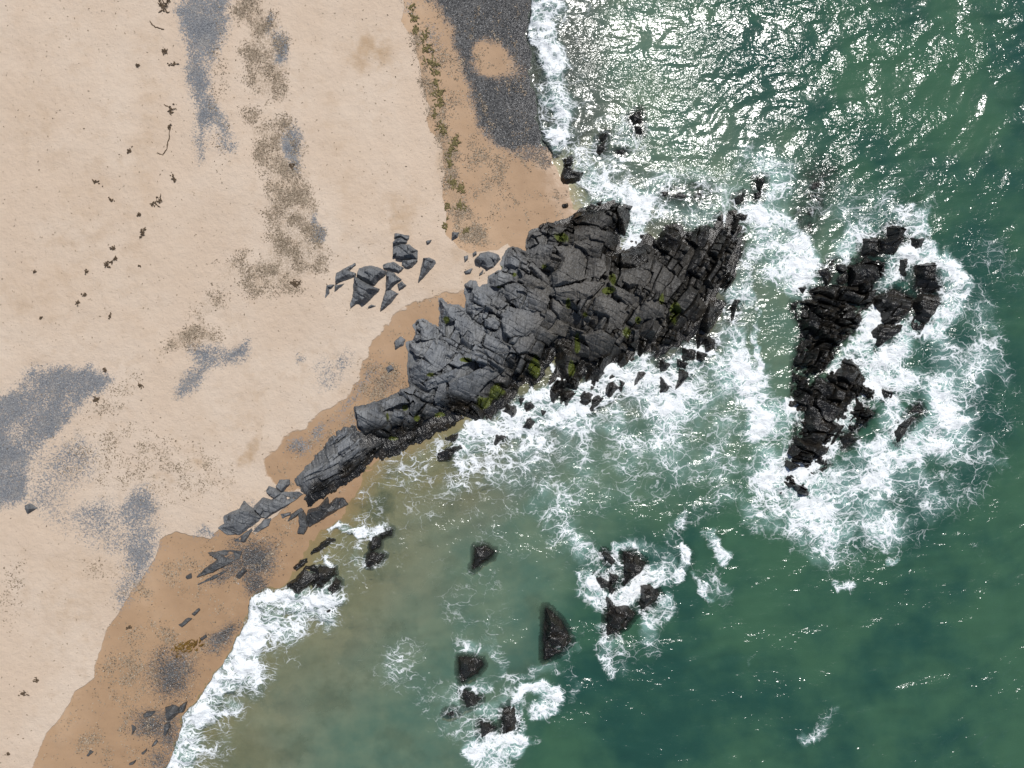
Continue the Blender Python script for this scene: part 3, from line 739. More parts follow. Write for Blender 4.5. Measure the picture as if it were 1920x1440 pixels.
SUB = [("sunken dark rocks under the lace of the upper shallows, left of the black pair", -.1, [(1140, 245), (1165, 232), (1190, 240), (1195, 262), (1175, 282), (1150, 280)]),
       ("submerged brown reef in the channel, left of the sea stack's top", .16, [(1498, 318), (1540, 290), (1572, 310), (1562, 360), (1540, 420), (1524, 446), (1488, 450), (1476, 410), (1494, 370)]),
       ("dark reef just under the surface above the right half of the outcrop", .12, [(1228, 350), (1290, 328), (1340, 340), (1350, 375), (1312, 400), (1250, 396), (1214, 380)]),
       ("sunken rock beside the drifting foam plumes, right of the rock cluster", .10, [(1283, 1022), (1297, 1035), (1290, 1060), (1280, 1080), (1272, 1070), (1274, 1040)]),
       ("sunken dark rock with a foam cap at the right of the lagoon", -.02, [(1330, 1000), (1350, 1002), (1345, 1018), (1328, 1020)]),
       ("sunken rock under the lone foam puff, upper right of the rock cluster", -.2, [(1268, 960), (1285, 955), (1280, 985), (1270, 995)]),
       ("sunken dark rock above the point of the large lagoon triangle", -.35, [(985, 1120), (1010, 1115), (1024, 1140), (1005, 1150)]),
       ("sunken dark ledge between the lagoon triangle and the plume rock", -.4, [(955, 1255), (1000, 1245), (1010, 1258), (965, 1268)]),
       ("sunken reef lying under thin foam at the foot of the sea stack's right side", -.15, [(1600, 880), (1625, 860), (1655, 845), (1650, 865), (1620, 900), (1600, 905)]),
       ("sunken reef beyond the small rocks at the top of the sea stack", -.3, [(1675, 385), (1720, 370), (1735, 395), (1705, 425), (1680, 420)])]
for k, (lab, zt, poly) in enumerate(SUB):
    outc = boulder("submerged_reef", lab, poly, 1.3, 3000 + 41 * k, "sunken reefs seen through the water", cat="reef", zref=-.3, wet=.75, tone=0.0, zb=zt - 1.1, below=.6, slope=(.8, 2.0), amp=.35, crack=.4,
            row_h=.9, cell_l=1.2, dirs=D_SEA, tilt=(0, .02), L=.8)

SR = [  # rocks on the sand
 ("thin dark slab at the top of the boulder group on the dry sand", .5, [(740, 438), (752, 439), (767, 442), (767, 447), (764, 450), (753, 445), (740, 447)]),
 ("dark slab second from the top of the boulder group on the dry sand", .6, [(742, 448), (753, 445), (762, 452), (762, 456), (738, 461), (737, 454)]),
 ("large dark hexagonal boulder at the top of the group on the dry sand", 1.1, [(738, 463), (753, 458), (767, 459), (782, 470), (782, 485), (758, 487), (743, 485), (736, 482)]),
 ("flat grey slab directly under the hexagonal boulder", .6, [(755, 488), (782, 486), (782, 490), (772, 501), (760, 502), (753, 497)]),
 ("low ribbed grey slab between the hexagonal boulder and the biggest boulder", .6, [(718, 497), (727, 493), (738, 491), (748, 498), (757, 502), (747, 511), (738, 508), (727, 505), (719, 503)]),
 ("lone grey wedge boulder, point down, at the right of the sand group", 1.0, [(793, 483), (803, 483), (815, 487), (817, 492), (808, 503), (783, 531), (785, 520), (790, 500)]),
 ("upper ridged half of the biggest grey boulder", 1.2, [(673, 503), (693, 498), (707, 500), (723, 508), (722, 515), (713, 523), (702, 535), (693, 533), (680, 527), (669, 517)]),
 ("lower smooth half of the biggest grey boulder on the dry sand", 1.3, [(665, 518), (680, 527), (693, 534), (710, 542), (708, 547), (693, 562), (683, 571), (668, 569), (657, 577), (656, 570), (661, 557), (662, 537)]),
 ("grey boulder with a thin spur, left of the biggest boulder", .8, [(630, 513), (648, 503), (665, 494), (666, 497), (655, 508), (667, 513), (665, 518), (648, 525), (632, 532), (629, 533), (630, 520)]),
 ("small bluish slab under the spurred boulder", .4, [(628, 535), (645, 532), (640, 537), (628, 546)]),
 ("thin crooked slab at the left end of the boulder group", .4, [(612, 535), (627, 534), (622, 540), (617, 540), (617, 550), (610, 558)]),
 ("upper grey block of the tapering column right of the biggest boulder", .9, [(725, 508), (738, 512), (751, 524), (730, 542), (722, 547), (724, 520)]),
 ("lower pointed block of the tapering column right of the biggest boulder", .8, [(723, 545), (732, 543), (746, 550), (733, 565), (723, 575), (712, 583), (715, 567), (720, 553)]),
 ("small grey stone right of the tapering column", .5, [(745, 532), (753, 528), (761, 535), (747, 544)]),
 ("small dark stone lying below the biggest boulder", .35, [(689, 575), (695, 571), (703, 573), (690, 578)]),
 ("tiny lone dark stone on dry sand right of the hexagonal boulder", .35, [(799, 452), (808, 450), (805, 456), (800, 458)]),
 ("small grey stone standing at the corner of the wet sand's weed line", .6, [(848, 435), (860, 435), (857, 445), (847, 450)]),
 ("mossy lump of rock on sand just off the outcrop's upper left side", .9, [(890, 487), (900, 474), (915, 470), (935, 476), (938, 485), (925, 500), (912, 505), (900, 497)]),
 ("small dark sliver left of the mossy lump", .35, [(870, 480), (877, 478), (876, 487), (870, 493)]),
 ("small dark stone below left of the mossy lump", .35, [(870, 508), (885, 503), (882, 511), (872, 513)]),
 ("small teardrop stone right under the mossy lump", .35, [(899, 512), (906, 504), (903, 513), (898, 516)]),
 ("small stones' largest, between the mossy lump and the outcrop's corner", .4, [(886, 474), (892, 470), (893, 477), (887, 480)]),
 ("largest smooth slab at the lower left end of the rock line", 1.1, [(418, 968), (450, 953), (457, 940), (467, 948), (490, 970), (483, 978), (470, 988), (448, 1003), (438, 1002), (425, 1003), (407, 990), (422, 982)]),
 ("long grey slab up-slope behind the largest smooth slab", .8, [(477, 948), (493, 933), (507, 938), (527, 923), (560, 923), (565, 928), (547, 942), (517, 960), (500, 972), (490, 970)]),
 ("blue-grey slab leaning on the long grey slab near its middle", .8, [(498, 920), (503, 912), (517, 917), (528, 925), (517, 937)]),
 ("rounded grey stone beside the wet sand hollow at the ridge's lower end", .8, [(517, 912), (523, 900), (542, 900), (543, 908), (530, 922)]),
 ("chain of low slabs along the lower side of the long grey slab", .4, [(473, 998), (493, 975), (507, 973), (502, 987), (483, 998)]),
 ("small thin slab in the gravel pocket under the long grey slab", .3, [(525, 965), (543, 962), (542, 967), (528, 973)]),
 ("purplish thin slab bridging to the big black slab at the sea end", .45, [(538, 978), (545, 965), (562, 953), (567, 957), (562, 963), (545, 975)]),
 ("dark upright rock between the sand pocket and the big black slab", .7, [(558, 965), (567, 957), (575, 978), (577, 988), (568, 1003), (555, 1000), (560, 983)]),
 ("big black wet slab with a notched top edge at the swash", .9, [(575, 957), (595, 952), (612, 933), (615, 947), (628, 935), (642, 935), (650, 947), (578, 990), (573, 973)]),
 ("low rippled slab at the tip below the largest smooth slab", .3, [(437, 1015), (455, 1003), (470, 992), (472, 995), (458, 1017)]),
 ("long grey ribbed slab lying on wet sand amid dark gravel", .6, [(387, 1037), (403, 1036), (420, 1032), (452, 1035), (447, 1047), (400, 1073), (367, 1083), (383, 1067), (407, 1050)]),
 ("thin dark blade of stone below the ribbed slab", .3, [(370, 1097), (400, 1080), (425, 1070), (402, 1086)]),
 ("small crumpled dark stone in the dark gravel right of the ribbed slab", .35, [(438, 1083), (453, 1067), (460, 1072), (447, 1088)]),
 ("small dark stone at the left end of the thin blade", .35, [(348, 1080), (357, 1075), (357, 1085), (349, 1087)]),
 ("upper dark stick-like stone on the open wet sand", .35, [(358, 1153), (370, 1142), (373, 1145), (362, 1157)]),
 ("lower dark stick-like stone on the open wet sand", .35, [(333, 1173), (350, 1160), (357, 1162), (340, 1178)]),
 ("dark stone just right of the amber kelp", .35, [(372, 1200), (383, 1192), (385, 1197), (374, 1203)]),
 ("rounded black boulder at the breaker's edge near the bottom left", .8, [(306, 1330), (320, 1325), (333, 1330), (333, 1340), (315, 1355), (308, 1352)]),
 ("black stone wedged between the rounded boulder and the breaker", .5, [(333, 1328), (348, 1318), (341, 1338), (334, 1337)]),
 ("dark flat stone left of the rounded boulder", .35, [(267, 1343), (273, 1337), (288, 1336), (282, 1344), (270, 1347)]),
 ("pointed dark stone at the far left of the bottom stones", .4, [(245, 1362), (251, 1365), (253, 1370), (245, 1379)]),
 ("dark angular stone below the rounded boulder", .4, [(305, 1362), (313, 1358), (315, 1367), (307, 1383), (303, 1380)]),
 ("dark slanted stone near the bottom edge, right of centre of the stones", .3, [(280, 1403), (290, 1390), (292, 1395), (283, 1404)]),
 ("small dark sliver of stone below the slanted one", .25, [(262, 1416), (271, 1408), (271, 1412), (265, 1418)]),
 ("dark stone lowest of all near the bottom edge on the wet sand", .3, [(240, 1434), (252, 1428), (248, 1435), (242, 1437)]),
 ("small weed-draped stone on wet sand nearest the bottom left corner", .3, [(162, 1417), (168, 1408), (173, 1411), (165, 1419)]),
 ("lone grey stone on the far left at the tip of the grey shingle", .6, [(57, 945), (68, 942), (80, 950), (62, 961)]),
 ("weedy grey stone in the hollow at the left foot of the outcrop", .5, [(738, 640), (750, 630), (758, 636), (755, 646), (740, 655)]),
 ("pale stone in the weedy pool below the outcrop's left side", .4, [(722, 690), (731, 684), (736, 692), (726, 699)]),
]
for k, (lab, h, poly) in enumerate(SR):
    wetp = poly[0][1] > 1000 or "black" in lab
    zr = .9 if poly[0][1] < 700 else .5
    boulder("boulder" if h > .55 else "stone", lab, poly, h, 5000 + 31 * k, "rocks lying on the sand", zref=zr, wet=.75 if "black wet" in lab else (.55 if wetp else .08),
            tone=.75, below=.25, slope=(1.8, 5), row_h=.7, cell_l=1.3, amp=.22, crack=.28, rough=.8, rag=.05)

# ================================================================== ground sheet
def axis(lo, hi, step, far):
    a = np.arange(lo, hi + step * .5, step)
    g = []; s = step; x = hi
    while x < far:
        s *= 1.35; x += s; g.append(x)
    g = np.array(g)
    return np.concatenate([(lo - (g - hi))[::-1], a, g]).astype(F)
gx = axis(-51, 51, .16, 700); gy = axis(-39, 39, .16, 700)
GX, GY = np.meshgrid(gx, gy)
GZ, GD = ground_z(GX, GY)
nearv = sstep(60, 52, np.maximum(np.abs(GX), np.abs(GY) * 1.3))
GZ = GZ + nearv * (.024 * fbm(GX * .9, GY * .9, 3, 201) + .05 * fbm(GX * .22, GY * .22, 2, 202) * sstep(.1, .6, GZ))
gpx, gpy = PX(GX, GY, GZ)
wob = 9 * noise(gpx / 42, gpy / 42, 301) + 5 * noise(gpx / 15, gpy / 15, 302) + 3 * noise(gpx / 6, gpy / 6, 303)
wob2 = 9 * noise(gpx / 42, gpy / 42, 311) + 5 * noise(gpx / 15, gpy / 15, 312) + 3 * noise(gpx / 6, gpy / 6, 313)
qx = gpx + wob; qy = gpy + wob2
qsx = gpx + wob * .35; qsy = gpy + wob2 * .35

def zone(poly, soft, X=None, Y=None):
    X = qx if X is None else X; Y = qy if Y is None else Y
    xs = [p[0] for p in poly]; ys = [p[1] for p in poly]
    r = np.zeros(X.shape, F)
    m = (X > min(xs) - soft) & (X < max(xs) + soft) & (Y > min(ys) - soft) & (Y < max(ys) + soft)
    if m.any():
        d, _ = sdf(poly, X[m], Y[m])
        r[m] = sstep(-soft, soft, d)
    return r
def blob(cx, cy, rx, ry, ang=0.0, hard=.3):
    c, s = math.cos(math.radians(ang)), math.sin(math.radians(ang))
    u = ((qx - cx) * c + (qy - cy) * s) / rx; v = (-(qx - cx) * s + (qy - cy) * c) / ry
    return sstep(1.0 + (1 - hard), hard, np.hypot(u, v))
def fan(cx, cy, rx, ry, ang=0.0):
    return blob(cx, cy, rx * 1.15, ry * 1.15, ang, .02)
def union(*a):
    r = a[0]
    for x in a[1:]: r = np.maximum(r, x)
    return r

wetm = union(
    zone([(720, -6000), (757, 0), (757, 20), (752, 40), (765, 60), (775, 68), (783, 110), (792, 150), (800, 185), (808, 205), (800, 225), (806, 245), (828, 268), (834, 320), (830, 370), (836, 400), (834, 440), (850, 450), (862, 462), (880, 474),
          (935, 470), (950, 455), (1000, 520), (1300, 520), (1300, -6000)], 4.5, qsx, qsy),
    zone([(-800, 6000), (-10, 1640), (58, 1445), (75, 1405), (88, 1372), (112, 1345), (140, 1300), (160, 1285), (175, 1272), (180, 1245), (192, 1205), (200, 1180), (222, 1150), (232, 1130), (262, 1090), (292, 1045), (300, 1012), (330, 997), (360, 1003), (395, 1012), (402, 1000),
          (420, 985), (480, 1000), (560, 930), (700, 900), (900, 900), (900, 6000)], 6, qsx, qsy),
    zone([(497, 900), (500, 870), (510, 845), (530, 822), (560, 805), (600, 780), (640, 752), (670, 715), (690, 668), (705, 635), (735, 592), (800, 560), (870, 545), (900, 545), (900, 800), (600, 930), (520, 915)], 12, qx, qy),
    zone([(1040, 240), (1150, 240), (1150, 480), (1040, 480)], 6),
    sstep(.35, .05, GZ))
grav = (.88 + .30 * fbm(GX * .35, GY * .35, 3, 640)) * union(
    zone([(327, -60), (433, -60), (432, 40), (412, 88), (392, 115), (390, 170), (412, 205), (437, 268), (432, 285), (412, 275), (400, 235), (388, 240), (380, 310), (370, 290), (370, 225), (362, 180), (345, 95)], 19),
    blob(505, 45, 7, 14), blob(527, 85, 15, 32), blob(550, 275, 17, 45), blob(590, 425, 10, 24), blob(598, 440, 14, 16),
    zone([(-60, 760), (10, 740), (60, 690), (110, 682), (140, 692), (172, 680), (213, 710), (200, 738), (150, 762), (110, 808), (70, 850), (55, 900), (55, 945), (-60, 955)], 17),
    .52 * zone([(55, 850), (150, 815), (190, 835), (180, 880), (130, 940), (150, 965), (120, 1005), (70, 960), (50, 950)], 26),
    .55 * zone([(110, 960), (200, 930), (300, 975), (290, 1030), (200, 1040), (150, 1010)], 26),
    blob(258, 960, 34, 40), .8 * zone([(240, 960), (300, 990), (290, 1050), (245, 1120), (222, 1140), (215, 1110), (235, 1070), (225, 1010)], 24),
    zone([(352, 655), (398, 645), (440, 652), (463, 640), (468, 665), (442, 680), (388, 692), (376, 720), (342, 745), (325, 742), (345, 708), (375, 684)], 17),
    .75 * blob(563, 676, 9, 9), .5 * blob(612, 700, 25, 30), .5 * blob(640, 690, 18, 40, 30), .6 * blob(596, 812, 22, 12, -30), .8 * blob(560, 838, 22, 16), .5 * blob(655, 790, 18, 10),
    .55 * blob(670, 735, 9, 70, 38), .5 * blob(480, 950, 28, 16), .6 * blob(390, 1000, 22, 12),
    .45 * blob(770, 10, 20, 16), .4 * blob(810, 75, 20, 30))
dark = union(
    zone([(740, -3000), (775, -200), (800, 0), (826, 22), (842, 45), (850, 75), (862, 118), (880, 160), (890, 210), (900, 240), (925, 268), (950, 283), (1000, 276), (1040, 288), (1090, 270), (1150, 200), (1150, -3000)], 18)
    * (1 - blob(920, 112, 40, 32, 25, .6)) * (1 - .5 * blob(945, 130, 40, 26, 0, .2)),
    .55 * zone([(940, 280), (1010, 268), (1045, 300), (1030, 318), (985, 306)], 9),
    .85 * fan(478, 1048, 36, 34), .7 * fan(440, 1062, 30, 22), .55 * fan(440, 1025, 16, 10), .6 * fan(420, 1080, 30, 12, -25),
    .75 * fan(478, 1095, 20, 30, -30), .8 * fan(420, 1195, 34, 16, -35), .75 * fan(322, 1265, 36, 42, 15), .6 * fan(300, 1240, 14, 26, 20), .75 * fan(282, 1358, 34, 24), .7 * fan(318, 1372, 20, 40, 10), .6 * fan(300, 1425, 26, 22),
    .5 * fan(555, 845, 16, 10), .45 * fan(720, 715, 26, 22, 0))
swl = GD + .5 * noise(GX * .3, GY * .3, 91) + .2 * noise(GX * 1.2, GY * 1.2, 92)
wrack = union(
    .42 * wetm * np.exp(-((swl - 2.6) / .14) ** 2), .36 * wetm * np.exp(-((swl - 4.9) / .18) ** 2), .3 * wetm * np.exp(-((swl - 1.2) / .10) ** 2),
    .75 * zone([(455, -30), (490, 8), (512, 30), (536, 70), (540, 130), (528, 180), (480, 188), (462, 150), (455, 110), (462, 60), (440, 15)], 20),
    .45 * blob(470, 215, 18, 22), .85 * zone([(475, 240), (540, 225), (566, 280), (560, 318), (590, 380), (600, 430), (615, 480), (610, 500), (570, 520), (556, 545), (510, 540), (470, 555), (455, 520), (500, 480), (510, 400), (500, 340), (485, 310)], 21),
    .5 * blob(440, 505, 40, 24, -30), .5 * blob(395, 575, 46, 20, -42), .7 * blob(360, 635, 46, 20, -15), .4 * blob(310, 660, 22, 10, -35), .35 * blob(215, 745, 60, 18, -40),
    .8 * zone([(765, 60), (785, 60), (805, 120), (822, 180), (838, 240), (855, 280), (858, 330), (868, 380), (905, 430), (930, 455), (880, 460), (838, 400), (838, 330), (822, 270), (800, 200), (780, 110)], 13),
    .38 * zone([(850, 240), (920, 280), (960, 300), (930, 400), (880, 360)], 14), .3 * zone([(780, 40), (840, 60), (880, 220), (860, 270), (830, 180)], 12),
    .3 * blob(25, 1110, 20, 60, 15), .3 * blob(180, 1060, 26, 12), .4 * blob(290, 1190, 60, 18, 20), .42 * blob(240, 1260, 50, 60, 20), .4 * blob(180, 1390, 50, 30, 20), .4 * blob(260, 1110, 40, 20, -40),
    .35 * blob(340, 1070, 40, 30, -30), .4 * blob(205, 1070, 40, 14), .28 * blob(240, 860, 120, 50), .3 * blob(330, 890, 90, 40), .55 * blob(720, 708, 34, 40), .6 * blob(690, 740, 24, 18), .5 * blob(640, 880, 20, 30), .4 * blob(590, 840, 30, 30),
    .3 * blob(500, 990, 40, 20), .25 * blob(410, 160, 16, 120))
stain = union(.8 * blob(690, 95, 48, 40), .5 * blob(835, 300, 22, 60), .6 * blob(750, 400, 40, 50, 30), .5 * blob(870, 470, 30, 20), .8 * blob(470, 850, 12, 34, 30), .6 * blob(380, 870, 14, 10), .5 * blob(310, 895, 24, 12),
              .5 * zone([(745, 590), (860, 530), (880, 470), (930, 475), (900, 530), (800, 560)], 14), .3 * blob(60, 230, 60, 80), .4 * blob(270, 300, 30, 260, 4, .0), .35 * blob(150, 420, 60, 160, 20, .0), .3 * blob(640, 300, 30, 160, -8, .0), .35 * blob(60, 560, 90, 60, 0, .0), .3 * blob(480, 760, 120, 40, -30, .0), .35 * blob(130, 1130, 60, 120, 20, .0), .5 * blob(720, 705, 42, 46))
film = (1 - blob(922, 112, 48, 40, 25, .5)) * union(.9 * zone([(965, 150), (940, 20), (1000, 20), (1000, 250), (960, 270)], 25), .35 * zone([(985, 285), (1045, 285), (1062, 370), (1022, 372), (1028, 320), (1000, 318)], 6),
             .6 * zone([(640, 900), (720, 880), (700, 960), (620, 1000)], 10), .5 * sstep(.12, .02, GZ))
seab = sstep(.02, -.12, GZ)
AT = dict(soak=sstep(.95, .10, GZ + .25 * noise(GX * .25, GY * .25, 88)), wet=wetm, gravel=grav, darkgravel=dark, wrack=wrack * nearv, stain=stain * nearv, film=film * nearv, seabed=seab)
SEAQ = GZ < -.35
sea_q = SEAQ[:-1, :-1] & SEAQ[1:, :-1] & SEAQ[:-1, 1:] & SEAQ[1:, 1:]
tag(link("beach", grid_mesh("beach", GX, GY, GZ, ~sea_q, SAND, AT)), "pale dry sand with a darker wet rim and grey shingle patches", kind="structure")
tag(link("seabed", grid_mesh("seabed", GX, GY, GZ, sea_q, SAND, AT)), "brown sandy sea floor seen through the shallow water", kind="structure")

# ================================================================== the sea
def path(*p): return list(p)
FOAM = [  # points, half width in photo pixels, strength
 ([(1026, -260), (1022, -60), (1018, 0), (1016, 60), (1022, 120), (1022, 170), (1036, 215), (1042, 262)], 36, 1.0),
 ([(1075, -60), (1085, 40), (1070, 120), (1095, 200), (1075, 260)], 34, .30),
 ([(1060, 285), (1085, 330), (1120, 360), (1165, 362), (1205, 382)], 34, .85), ([(1110, 305), (1180, 340), (1240, 330)], 36, .52), ([(1165, 245), (1150, 275)], 50, .50),
 ([(1208, 388), (1190, 415), (1172, 455)], 22, .98), ([(1200, 405), (1230, 400), (1290, 400), (1340, 400)], 30, .60), ([(1290, 340), (1340, 360), (1380, 380)], 34, .45),
 ([(1440, 310), (1425, 360), (1430, 410), (1450, 450), (1470, 480), (1500, 515)], 48, .72), ([(1470, 440), (1490, 480), (1530, 520), (1510, 550)], 26, .95), ([(1405, 400), (1415, 450), (1400, 500), (1392, 560)], 24, .80),
 ([(1565, 400), (1600, 430)], 36, .42), ([(1560, 370), (1650, 400), (1700, 380)], 60, .38), ([(1580, 470), (1600, 450), (1620, 440)], 28, .72),
 ([(1700, 415), (1722, 432), (1740, 470), (1768, 495), (1784, 530), (1775, 585), (1755, 620)], 26, 1.0), ([(1700, 470), (1740, 480)], 20, .9), ([(1715, 400), (1735, 440)], 26, .8),
 ([(1660, 540), (1690, 515), (1680, 480)], 28, .72), ([(1640, 590), (1612, 640), (1575, 690), (1620, 660), (1660, 670)], 24, 1.0), ([(1700, 620), (1700, 650), (1640, 690)], 28, .9),
 ([(1720, 640), (1790, 670), (1820, 740), (1810, 810), (1740, 900), (1650, 960), (1560, 990)], 78, .56),
 ([(1640, 680), (1700, 710), (1760, 760), (1740, 820), (1690, 860), (1640, 890), (1580, 925), (1530, 955)], 42, .90), ([(1640, 700), (1680, 690)], 40, .85), ([(1755, 745), (1775, 790), (1760, 830)], 34, .95),
 ([(1560, 960), (1600, 985), (1650, 1000)], 44, .66), ([(1540, 1000), (1562, 1032)], 16, .55), ([(1620, 1000), (1640, 1022)], 18, .6), ([(1600, 830), (1620, 850), (1580, 880)], 26, .85), ([(1655, 770), (1670, 800), (1640, 830)], 30, .75),
 ([(1610, 690), (1585, 740), (1560, 790), (1530, 850), (1500, 905)], 34, .92), ([(1800, 560), (1850, 600), (1865, 680), (1860, 740), (1830, 820)], 40, .42), ([(1770, 600), (1820, 570)], 30, .5),
 ([(1380, 690), (1390, 720)], 46, .98), ([(1340, 720), (1290, 760), (1250, 790)], 40, .80), ([(1420, 640), (1428, 680), (1422, 700)], 9, .95), ([(1412, 590), (1420, 640)], 7, .7),
 ([(1400, 740), (1430, 780), (1450, 830), (1470, 880), (1440, 920), (1470, 960), (1520, 985)], 52, .76), ([(1410, 790), (1440, 800)], 30, .95), ([(1480, 760), (1490, 790), (1470, 830)], 22, .85), ([(1480, 930), (1500, 960), (1530, 990)], 34, .95),
 ([(868, 848), (885, 825), (905, 812)], 22, 1.05), ([(900, 815), (945, 792), (985, 778), (1030, 770), (1060, 772), (1100, 762), (1140, 740), (1180, 705), (1215, 690), (1262, 702)], 34, 1.3),
 ([(1000, 740), (1025, 720), (1038, 690)], 15, 1.1), ([(1070, 750), (1095, 735)], 14, 1.05), ([(1150, 697), (1165, 700), (1185, 690)], 12, 1.1), ([(1198, 668), (1205, 685)], 9, 1.1), ([(1255, 672), (1300, 645), (1330, 650)], 20, .95), ([(1300, 690), (1345, 670), (1370, 610)], 26, .85),
 ([(885, 860), (960, 830), (1060, 800), (1160, 770), (1240, 740), (1310, 710)], 40, .75), ([(1250, 715), (1300, 720), (1350, 700)], 34, .7),
 ([(930, 880), (1020, 860), (1120, 850), (1230, 830), (1330, 790)], 62, .52), ([(1280, 860), (1360, 880), (1420, 900)], 60, .48), ([(960, 930), (1040, 900), (1120, 930)], 44, .42), ([(860, 900), (900, 880)], 30, .4),
 ([(1030, 915), (1050, 965), (1070, 1005), (1100, 1035), (1130, 1060)], 34, .60), ([(1060, 990), (1090, 1025)], 20, .72), ([(1180, 920), (1210, 945)], 40, .36), ([(1310, 960), (1330, 940)], 34, .4),
 ([(1108, 1085), (1128, 1115), (1165, 1122), (1195, 1108), (1218, 1088)], 24, .95), ([(1105, 1075), (1125, 1060), (1160, 1065)], 22, .85), ([(1145, 1040), (1165, 1018), (1195, 1020)], 12, .85), ([(1165, 1110), (1200, 1090)], 16, .95), ([(1120, 1130), (1110, 1100)], 24, .7),
 ([(1200, 1015), (1235, 1050), (1250, 1090)], 22, .5), ([(1205, 1165), (1212, 1190)], 24, .85), ([(1245, 1140), (1255, 1145)], 20, .72), ([(1215, 1150), (1225, 1215), (1180, 1225)], 30, .45), ([(1132, 1190), (1140, 1215), (1142, 1245)], 20, .58), ([(1060, 1200), (1075, 1225)], 18, .6),
 ([(1348, 1012), (1358, 1030), (1352, 1050)], 13, .85), ([(1294, 1046), (1288, 1070), (1276, 1098)], 10, .98), ([(1308, 1088), (1318, 1105)], 9, .85), ([(1292, 970), (1288, 992)], 13, .72), ([(1320, 1080), (1350, 1110)], 24, .4), ([(1270, 1010), (1280, 1060)], 24, .35),
 ([(868, 1205), (905, 1203), (932, 1232), (928, 1260), (900, 1280), (880, 1285)], 17, .60), ([(870, 1285), (878, 1292)], 9, .85), ([(720, 1270), (780, 1275), (840, 1295), (870, 1320)], 36, .44), ([(735, 1235), (770, 1220)], 24, .36),
 ([(965, 1335), (985, 1308), (1015, 1302), (1034, 1318), (1030, 1335)], 17, 1.0), ([(975, 1325), (982, 1365), (990, 1395)], 22, .88), ([(895, 1405), (925, 1390), (965, 1385)], 28, .95), ([(850, 1340), (900, 1340), (935, 1320)], 26, .55), ([(915, 1410), (930, 1440), (930, 1470)], 34, .62), ([(830, 1355), (870, 1375), (900, 1400)], 28, .5),
 ([(950, 1280), (1000, 1268), (1050, 1262)], 14, .45), ([(1010, 1250), (1040, 1245)], 12, .5), ([(1060, 1250), (1065, 1310)], 14, .38),
 ([(616, 1112), (600, 1130), (560, 1126), (520, 1124), (492, 1136), (482, 1170), (462, 1212), (442, 1248), (412, 1284), (386, 1320), (362, 1346), (352, 1384), (336, 1424), (322, 1460), (290, 1560)], 36, 1.05),
 ([(610, 1150), (570, 1160), (535, 1185), (505, 1225), (470, 1275), (420, 1330)], 36, .70), ([(600, 1090), (590, 1115)], 12, 1.05), ([(570, 1200), (555, 1235)], 18, .4), ([(420, 1340), (400, 1400), (380, 1440)], 34, .45), ([(460, 1340), (440, 1300)], 24, .38),
 ([(596, 1000), (620, 990), (650, 992), (690, 1000), (722, 998)], 12, .92), ([(640, 985), (628, 1000)], 14, .8), ([(650, 1030), (700, 1060), (640, 1060)], 40, .36), ([(638, 1080), (648, 1095), (640, 1115)], 11, .8), ([(625, 1062), (634, 1070)], 7, .8), ([(688, 1010), (690, 1060), (715, 1055), (720, 1040)], 9, .6),
 ([(700, 900), (700, 950), (690, 985)], 26, .42), ([(720, 880), (760, 880), (800, 870)], 34, .40), ([(790, 845), (820, 835)], 24, .5), ([(760, 920), (820, 930), (880, 930)], 44, .32), ([(740, 990), (820, 960)], 40, .33), ([(900, 1000), (960, 1010)], 40, .26), ([(850, 1090), (930, 1150), (880, 1160)], 50, .26),
 ([(1865, 850), (1876, 862)], 20, .40), ([(1505, 1378), (1540, 1355), (1578, 1335)], 14, .62), ([(1575, 1105), (1592, 1095)], 11, .62), ([(1660, 1070), (1680, 1048)], 7, .6), ([(1405, 1240), (1416, 1222)], 5, .6), ([(1828, 1045), (1836, 1055)], 12, .4), ([(1480, 1010), (1500, 1030), (1530, 1030)], 26, .45),
 ([(1840, 480), (1880, 520)], 40, .30), ([(1880, 600), (1870, 700)], 20, .34),
]
wx = axis(-51, 51, .125, 800); wy = axis(-39, 39, .125, 800)
SX, SY = np.meshgrid(wx, wy)
near = sstep(60, 52, np.maximum(np.abs(SX), np.abs(SY) * 1.3))
sgz, SD = ground_z(SX, SY)
ii = np.clip(np.rint((SX - LX0) / G).astype(int), 0, LNX - 1); jj = np.clip(np.rint((SY - LY0) / G).astype(int), 0, LNY - 1)
inl = (SX > LX0) & (SX < LX0 + G * (LNX - 1)) & (SY > LY0) & (SY < LY0 + G * (LNY - 1))
zr = np.where(inl, ZROCK[jj, ii], -50.0)
bot = np.maximum(sgz, zr)
cand = sgz < .55
spx, spy = PX(SX, SY, 0.0)
wa = 24 * noise(spx / 120, spy / 120, 400) + 15 * noise(spx / 60, spy / 60, 401) + 9 * noise(spx / 24, spy / 24, 402) + 5 * noise(spx / 10, spy / 10, 403)
wb_ = 24 * noise(spx / 120, spy / 120, 410) + 15 * noise(spx / 60, spy / 60, 411) + 9 * noise(spx / 24, spy / 24, 412) + 5 * noise(spx / 10, spy / 10, 413)
fx = spx + wa; fy = spy + wb_
fmx = np.zeros(SX.shape, F); fsum = np.zeros(SX.shape, F)
fine_m = cand & (near > 0)
for pts, hw, s in FOAM:
    r = hw * 1.75
    m = fine_m & (fx > min(p[0] for p in pts) - r) & (fx < max(p[0] for p in pts) + r) & (fy > min(p[1] for p in pts) - r) & (fy < max(p[1] for p in pts) + r)
    if not m.any(): continue
    d = dline(pts, fx[m], fy[m])
    v = min(s, 1.12) * sstep(r, hw * .25, d)
    fsum[m] += v; fmx[m] = np.maximum(fmx[m], v)
foam = fmx + .14 * np.minimum(fsum - fmx, 1.0)
tear = np.clip(.92 + .62 * fbm(SX * .30, SY * .30, 4, 430), .45, 1.15)
foam = foam * np.where(foam > 0, tear + (1 - tear) * sstep(.80, 1.0, fmx), 1)
